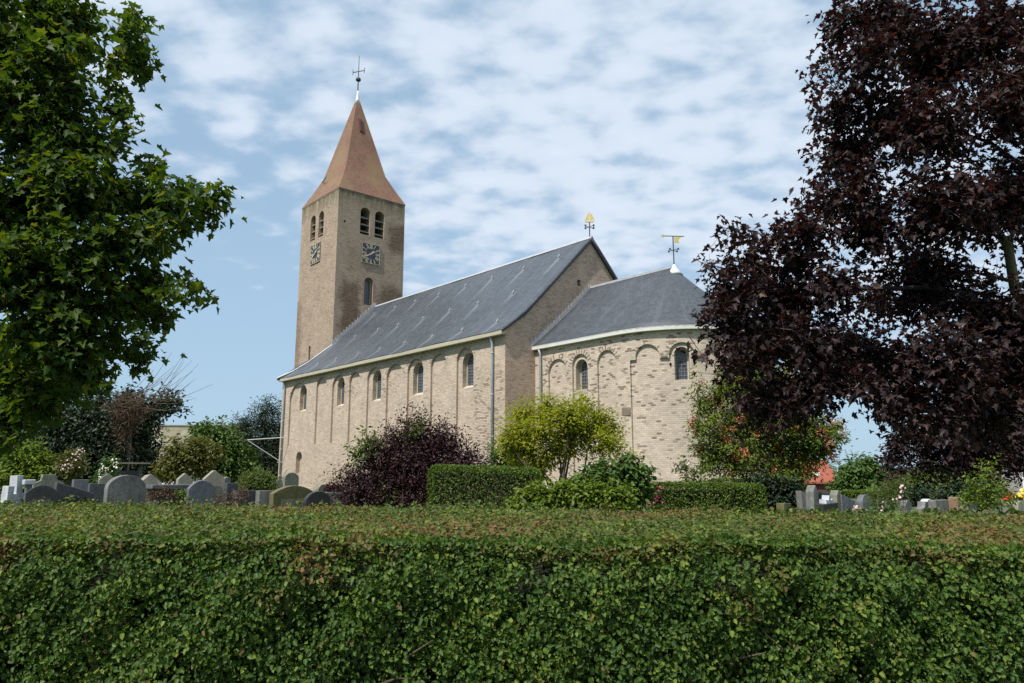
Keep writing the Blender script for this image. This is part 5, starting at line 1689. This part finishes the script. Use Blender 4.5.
headstone(19, 475.5, 20, 15.5, 'cross', 'marble', 'white marble cross at the far left, clearly the whitest gravestone', 0.22, rz=CH_RZ + 0.5)
headstone(7.5, 486, 6, 15.2, 'flat', 'marble', 'low white marble block left of the white cross', 0.18, plinth=False, rz=CH_RZ + 0.5)
t = headstone(29.5, 484, 6, 15.4, 'flat', 'bluestone', 'slim grey grave post with a white cap right of the white cross', 0.15, plinth=False, name='grave_post')
p_ = at(29.5, 479.5, 15.4)
hh = p_[2] - t.location.z
MB().box((-0.10, -0.10, hh - 0.105), (0.10, 0.10, hh)).build('cap', M['marble'], t, bevel=0.02)
headstone(44, 485, 32, 14.8, 'segment', 'blackstone_and_shade', 'black curved top headstone beside the grey post with the white cap', 0.16, panel='granite')
headstone(50, 474.5, 30, 20.5, 'shoulder', 'lichenstone', 'greenish grey shouldered headstone rising behind the black curved stone', 0.14, panel='greystone')
headstone(74, 482.5, 38, 15.6, 'slant', 'granite', 'broad dark grey headstone with a sloping top right of the black curved one', 0.16, panel='blackstone_and_shade')
headstone(81, 479.5, 15, 19.5, 'flat', 'bluestone', 'flat topped light slab peeping above the broad dark sloping slab', 0.2)
headstone(98, 483.5, 18, 16.4, 'flat', 'granite', 'dark flat topped headstone touching the big pale round one', 0.14)
headstone(108, 473.5, 17, 19.5, 'point', 'lichenstone', 'lichen covered pointed headstone below the white flowering rose', 0.14)
headstone(127, 475, 38, 14.8, 'round', 'greystone', 'big pale grey round topped headstone, the largest on the left', 0.2, panel='greystone')
headstone(151, 474.5, 22, 17.4, 'point', 'palestone', 'pale pointed headstone tucked behind the big round one', 0.3)
tb = headstone(167, 489, 26, 17.6, 'flat', 'granite', 'dark flat table tomb with a shiny slab top right of the pale pointed headstone', 0.5, plinth=False, name='table_tomb', cat='tomb')
hh = at(167, 484.5, 17.6)[2] - tb.location.z
MB().box((-0.42, -0.48, hh - 0.09), (0.42, 0.48, hh)).build('top_slab', M['bluestone'], tb, bevel=0.015)
headstone(185, 473.5, 14, 20.5, 'point', 'palestone', 'small cream pointed headstone below the yellowish shrub', 0.16)
headstone(203, 480, 26, 16.0, 'segment', 'bluestone', 'blue-grey curved headstone in front of the tall cream pointed one', 0.14, tilt=0.04)
headstone(215, 470.5, 20, 18.4, 'point', 'palestone', 'tall cream pointed headstone with lichen, left of the green dome shrub', 0.18, panel='lichenstone')
headstone(226, 477, 6, 19.4, 'round', 'greystone', 'narrow grey headstone just right of the tall cream pointed one', 0.14)
headstone(231, 483, 11, 17.8, 'flat', 'granite', 'small dark square headstone between the cream pointed stone and the green dome', 0.14)
headstone(247, 490.5, 24, 17.6, 'flat', 'granite', 'low dark grave wall under the green dome shrub', 0.2, name='grave_kerb', cat='grave kerb', plinth=False)
headstone(265, 490.5, 14, 17.5, 'flat', 'greystone', 'low pale grave wall under the right half of the green dome shrub', 0.2, name='grave_kerb', cat='grave kerb', plinth=False)
headstone(279, 479.5, 13, 21.5, 'round', 'greystone', 'light grey round headstone at the foot of the left church corner', 0.15)
headstone(290.5, 472.5, 14, 20.8, 'round', 'lichenstone', 'brownish round headstone under the small arched niche of the church', 0.15)
headstone(293, 485.5, 40, 15.6, 'segment', 'mossstone', 'wide curved headstone covered in yellow-green moss', 0.16, panel='lichenstone')
headstone(320, 491, 24, 14.6, 'round', 'blackstone_and_shade', 'black round stone leaning to the right of the mossy slab', 0.12, tilt=0.10)
headstone(325, 484, 14, 18.6, 'round', 'lichenstone', 'weathered round stone near the nave wall beside the purple shrub', 0.14)
headstone(338, 492, 26, 18.0, 'flat', 'greystone', 'low pale flat slab at the left foot of the purple shrub', 0.3, plinth=False)
# right hand stones
headstone(783, 503, 7, 14.5, 'flat', 'mossstone', 'small mossy stump of a headstone under the rowan tree', 0.16)
headstone(806, 490, 13, 17.0, 'slant', 'greystone', 'light grey slanted headstone at the left of the right hand group', 0.14)
headstone(811.5, 485, 6, 16.4, 'obelisk', 'greystone', 'tall grey obelisk shaped grave marker, left of two', 0.18)
t = headstone(825.5, 503, 15, 15.0, 'flat', 'blackstone_and_shade', 'dark headstone crowned with a pale shell top and small urn', 0.18)
hh = at(825.5, 500, 15.0)[2] - t.location.z
MB().prism([(-0.16, hh - 0.06), (0.16, hh - 0.06), (0.15, hh + 0.02), (0.05, hh), (0.02, hh + 0.09), (-0.02, hh + 0.09), (-0.05, hh), (-0.15, hh + 0.02)], -0.07, 0.07, lambda u, v, ww: (ww, u, v)).build('carved_top', M['marble'], t)
headstone(826, 492.5, 18, 19.0, 'flat', 'bluestone', 'blue-grey headstone behind the dark one with the pale shell top', 0.14)
headstone(834.5, 490, 4.5, 16.2, 'obelisk', 'lichenstone', 'thin lichened obelisk right of the dark headstone with the pale top', 0.16)
headstone(845, 494, 13, 16.8, 'slant', 'bluestone', 'blue-grey slanted headstone between the thin obelisk and the pink flowers', 0.14)
headstone(864, 494.5, 10, 17.0, 'round', 'bluestone', 'slim blue-grey round headstone left of the feathery pale bush', 0.14)
headstone(905, 500, 8, 17.0, 'round', 'greystone', 'dim grey headstone half hidden by the feathery pale bush', 0.14)
headstone(923, 501.5, 12, 14.6, 'shoulder', 'greystone', 'grey shouldered headstone left of the broad light one', 0.14)
headstone(927, 498.8, 6, 15.4, 'round', 'marble', 'small white round topped headstone behind the grey shouldered one', 0.14)
headstone(939, 499.8, 14, 14.2, 'flat', 'greystone', 'broad light grey headstone left of the red-brown one', 0.14)
headstone(955.5, 497.3, 10, 14.4, 'flat', 'redgranite', 'red-brown granite headstone, the only reddish one', 0.16)
headstone(967, 502, 14, 15.6, 'flat', 'granite', 'low dark headstone right of the red-brown one', 0.14)
headstone(1005, 504, 8, 14.8, 'flat', 'lichenstone', 'low dull headstone under the tall loose shrub', 0.14)
headstone(1016.5, 501, 7, 15.0, 'round', 'palestone', 'small pale rounded headstone at the far right', 0.14)

# ------------------------------------------------------------------ wooden shelter frame behind the left stones
x, y, z = at(129, 470, 26)
gzz = gz(x, 26)
sh = empty('wooden_frame', (x, 26, gzz), 0.1, 'small wooden roofed notice frame behind the big round headstone', 'shelter')
zt = at(129, 464, 26)[2] - gzz
for sx in (-0.38, 0.38):
    MB().box((sx - 0.04, -0.04, -0.05), (sx + 0.04, 0.04, zt)).build('post', M['wood'], sh)
MB().prism([(-0.62, zt), (0.62, zt), (0.58, zt + 0.05), (-0.58, zt + 0.05)], -0.3, 0.3, lambda u, v, w: (u, w, v)).build('roof', M['wood'], sh)
MB().box((-0.34, -0.02, zt * 0.35), (0.34, 0.02, zt * 0.85)).build('panel', M['blackstone_and_shade'], sh)


# ------------------------------------------------------------------ houses
def house(name, label, cat, loc, rz, L, W, eave, ridge, wall, roof, chimney=True, windows=True, dormer=False):
    t = empty(name, loc, rz, label, cat)
    MB().box((-L / 2, -W / 2, -0.5), (L / 2, W / 2, eave)).prism([(-W / 2 + 0.01, eave - 0.01), (W / 2 - 0.01, eave - 0.01), (0, ridge - 0.15)], -L / 2, L / 2, lambda u, v, w: (w, u, v)).build('wall', M[wall], t)
    rf = MB()
    for s in (-1, 1):
        sl = (ridge - eave) / (W / 2)
        y0, z0 = s * (W / 2 + 0.35), eave - 0.35 * sl
        rf.prism([(y0, z0), (y0, z0 + 0.16), (0, ridge + 0.16), (0, ridge)], -L / 2 - 0.25, L / 2 + 0.25, lambda u, v, w: (w, u, v))
    rme = rf.mesh('roof'); masonry_uv(rme); r = link('roof', rme, M[roof], t)
    MB().tube([(-L / 2 - 0.25, 0, ridge + 0.16), (L / 2 + 0.25, 0, ridge + 0.16)], 0.14, 8).build('ridge_tile', M[roof], r)
    if chimney:
        MB().box((L * 0.25, -0.35, ridge - 0.6), (L * 0.25 + 0.7, 0.35, ridge + 0.9)).build('chimney', M[wall], r)
    if windows:
        for wx in np.arange(-L / 2 + 1.6, L / 2 - 0.8, 2.6):
            f = MB().box((wx - 0.6, -W / 2 - 0.05, 0.9), (wx + 0.6, -W / 2 + 0.02, 2.3)).build('window', M['whitepaint'], t)
            MB().box((wx - 0.5, -W / 2 - 0.07, 1.0), (wx - 0.03, -W / 2 - 0.04, 2.2)).box((wx + 0.03, -W / 2 - 0.07, 1.0), (wx + 0.5, -W / 2 - 0.04, 2.2)).build('pane', M['glass'], f)
        MB().box((-L / 2, -W / 2 - 0.40, eave - 0.32), (L / 2, -W / 2 - 0.2, eave - 0.14)).build('fascia', M['whitepaint'], t)
    return t


def ground_house(px, Y, ridge_py, *a, **k):
    x = at(px, ridge_py, Y)
    g = gz(x[0], Y)
    return x, g


# barn with grey-green tiles behind the trees
a, b = at(150, 423.5, 70), at(212, 428, 70)
g = gz(a[0], 70)
barn = house('barn', 'old barn with a mossy grey tiled roof showing between the left trees', 'barn', ((a[0] + b[0]) / 2 - 3, 72, g), 0.06, 16, 9, a[2] - g - 4.2, a[2] - g - 0.3, 'plaster', 'barnroof', chimney=False)
# roof with a white verge left of the church corner
a = at(246, 440, 80); g = gz(a[0], 80)
house('farmhouse', 'farmhouse with a low grey roof and white verge behind the pine at the church corner', 'house', (a[0] + 6.2, 80, g), 0.05, 12, 8, a[2] - g - 2.8, a[2] - g, 'plaster', 'barnroof', chimney=False)
# red roofed house behind the rowan
a = at(823, 463, 78); g = gz(a[0], 78)
rh = house('brick_house', 'dark brick house with a bright red tiled roof behind the rowan tree', 'house', (a[0] - 4.0, 80, g), -0.12, 9.5, 7.5, a[2] - g - 1.9, a[2] - g, 'darkbrick', 'redroof', windows=False)
MB().box((3.0, -2.9, a[2] - g - 1.35), (3.45, -1.6, a[2] - g - 0.95)).build('dormer', M['whitepaint'], rh)
# house at the right edge
a = at(1002, 483, 62); g = gz(a[0], 62)
house('brick_house', 'brown brick house with a grey roof and white framed windows at the right edge', 'house', (a[0] + 6.4, 66, g), 0.1, 13, 8, a[2] - g - 0.75, a[2] - g + 1.6, 'brownbrick', 'greyroof')

# far tree belts closing the horizon
for i, (px, Y, w, h, m) in enumerate(((-120, 90, 90, 60, 'darkgreen'), (-30, 95, 60, 45, 'midgreen'), (60, 100, 70, 40, 'darkgreen'), (1090, 80, 70, 30, 'midgreen'), (1180, 85, 80, 55, 'darkgreen'), (870, 150, 60, 14, 'darkgreen'), (940, 140, 70, 14, 'darkgreen'), (1010, 150, 60, 14, 'midgreen'), (800, 150, 60, 15, 'midgreen'))):
    plant('far_tree', ['big dark tree far beyond the left edge', 'green tree far behind the left shrubs', 'dark tree far behind the evergreen', 'green tree beyond the right edge house', 'dark tree far beyond the right edge',
                       'low dark tree on the horizon under the open sky', 'low dark tree on the horizon behind the light shrub', 'low tree on the horizon behind the copper tree', 'low tree on the horizon behind the rowan'][i], 'tree', px, Y,
          [(px + rng.uniform(-.5, .5) * w, 482 - rng.uniform(0.2, 0.7) * h, rng.uniform(0.3, 0.42) * h + 3) for _ in range(7)] + [(px, 480, h * 0.4)], M[m], 420, 9, 0.004 * Y, T_OVAL, 0.016 * Y, r0=0.25, group=None)
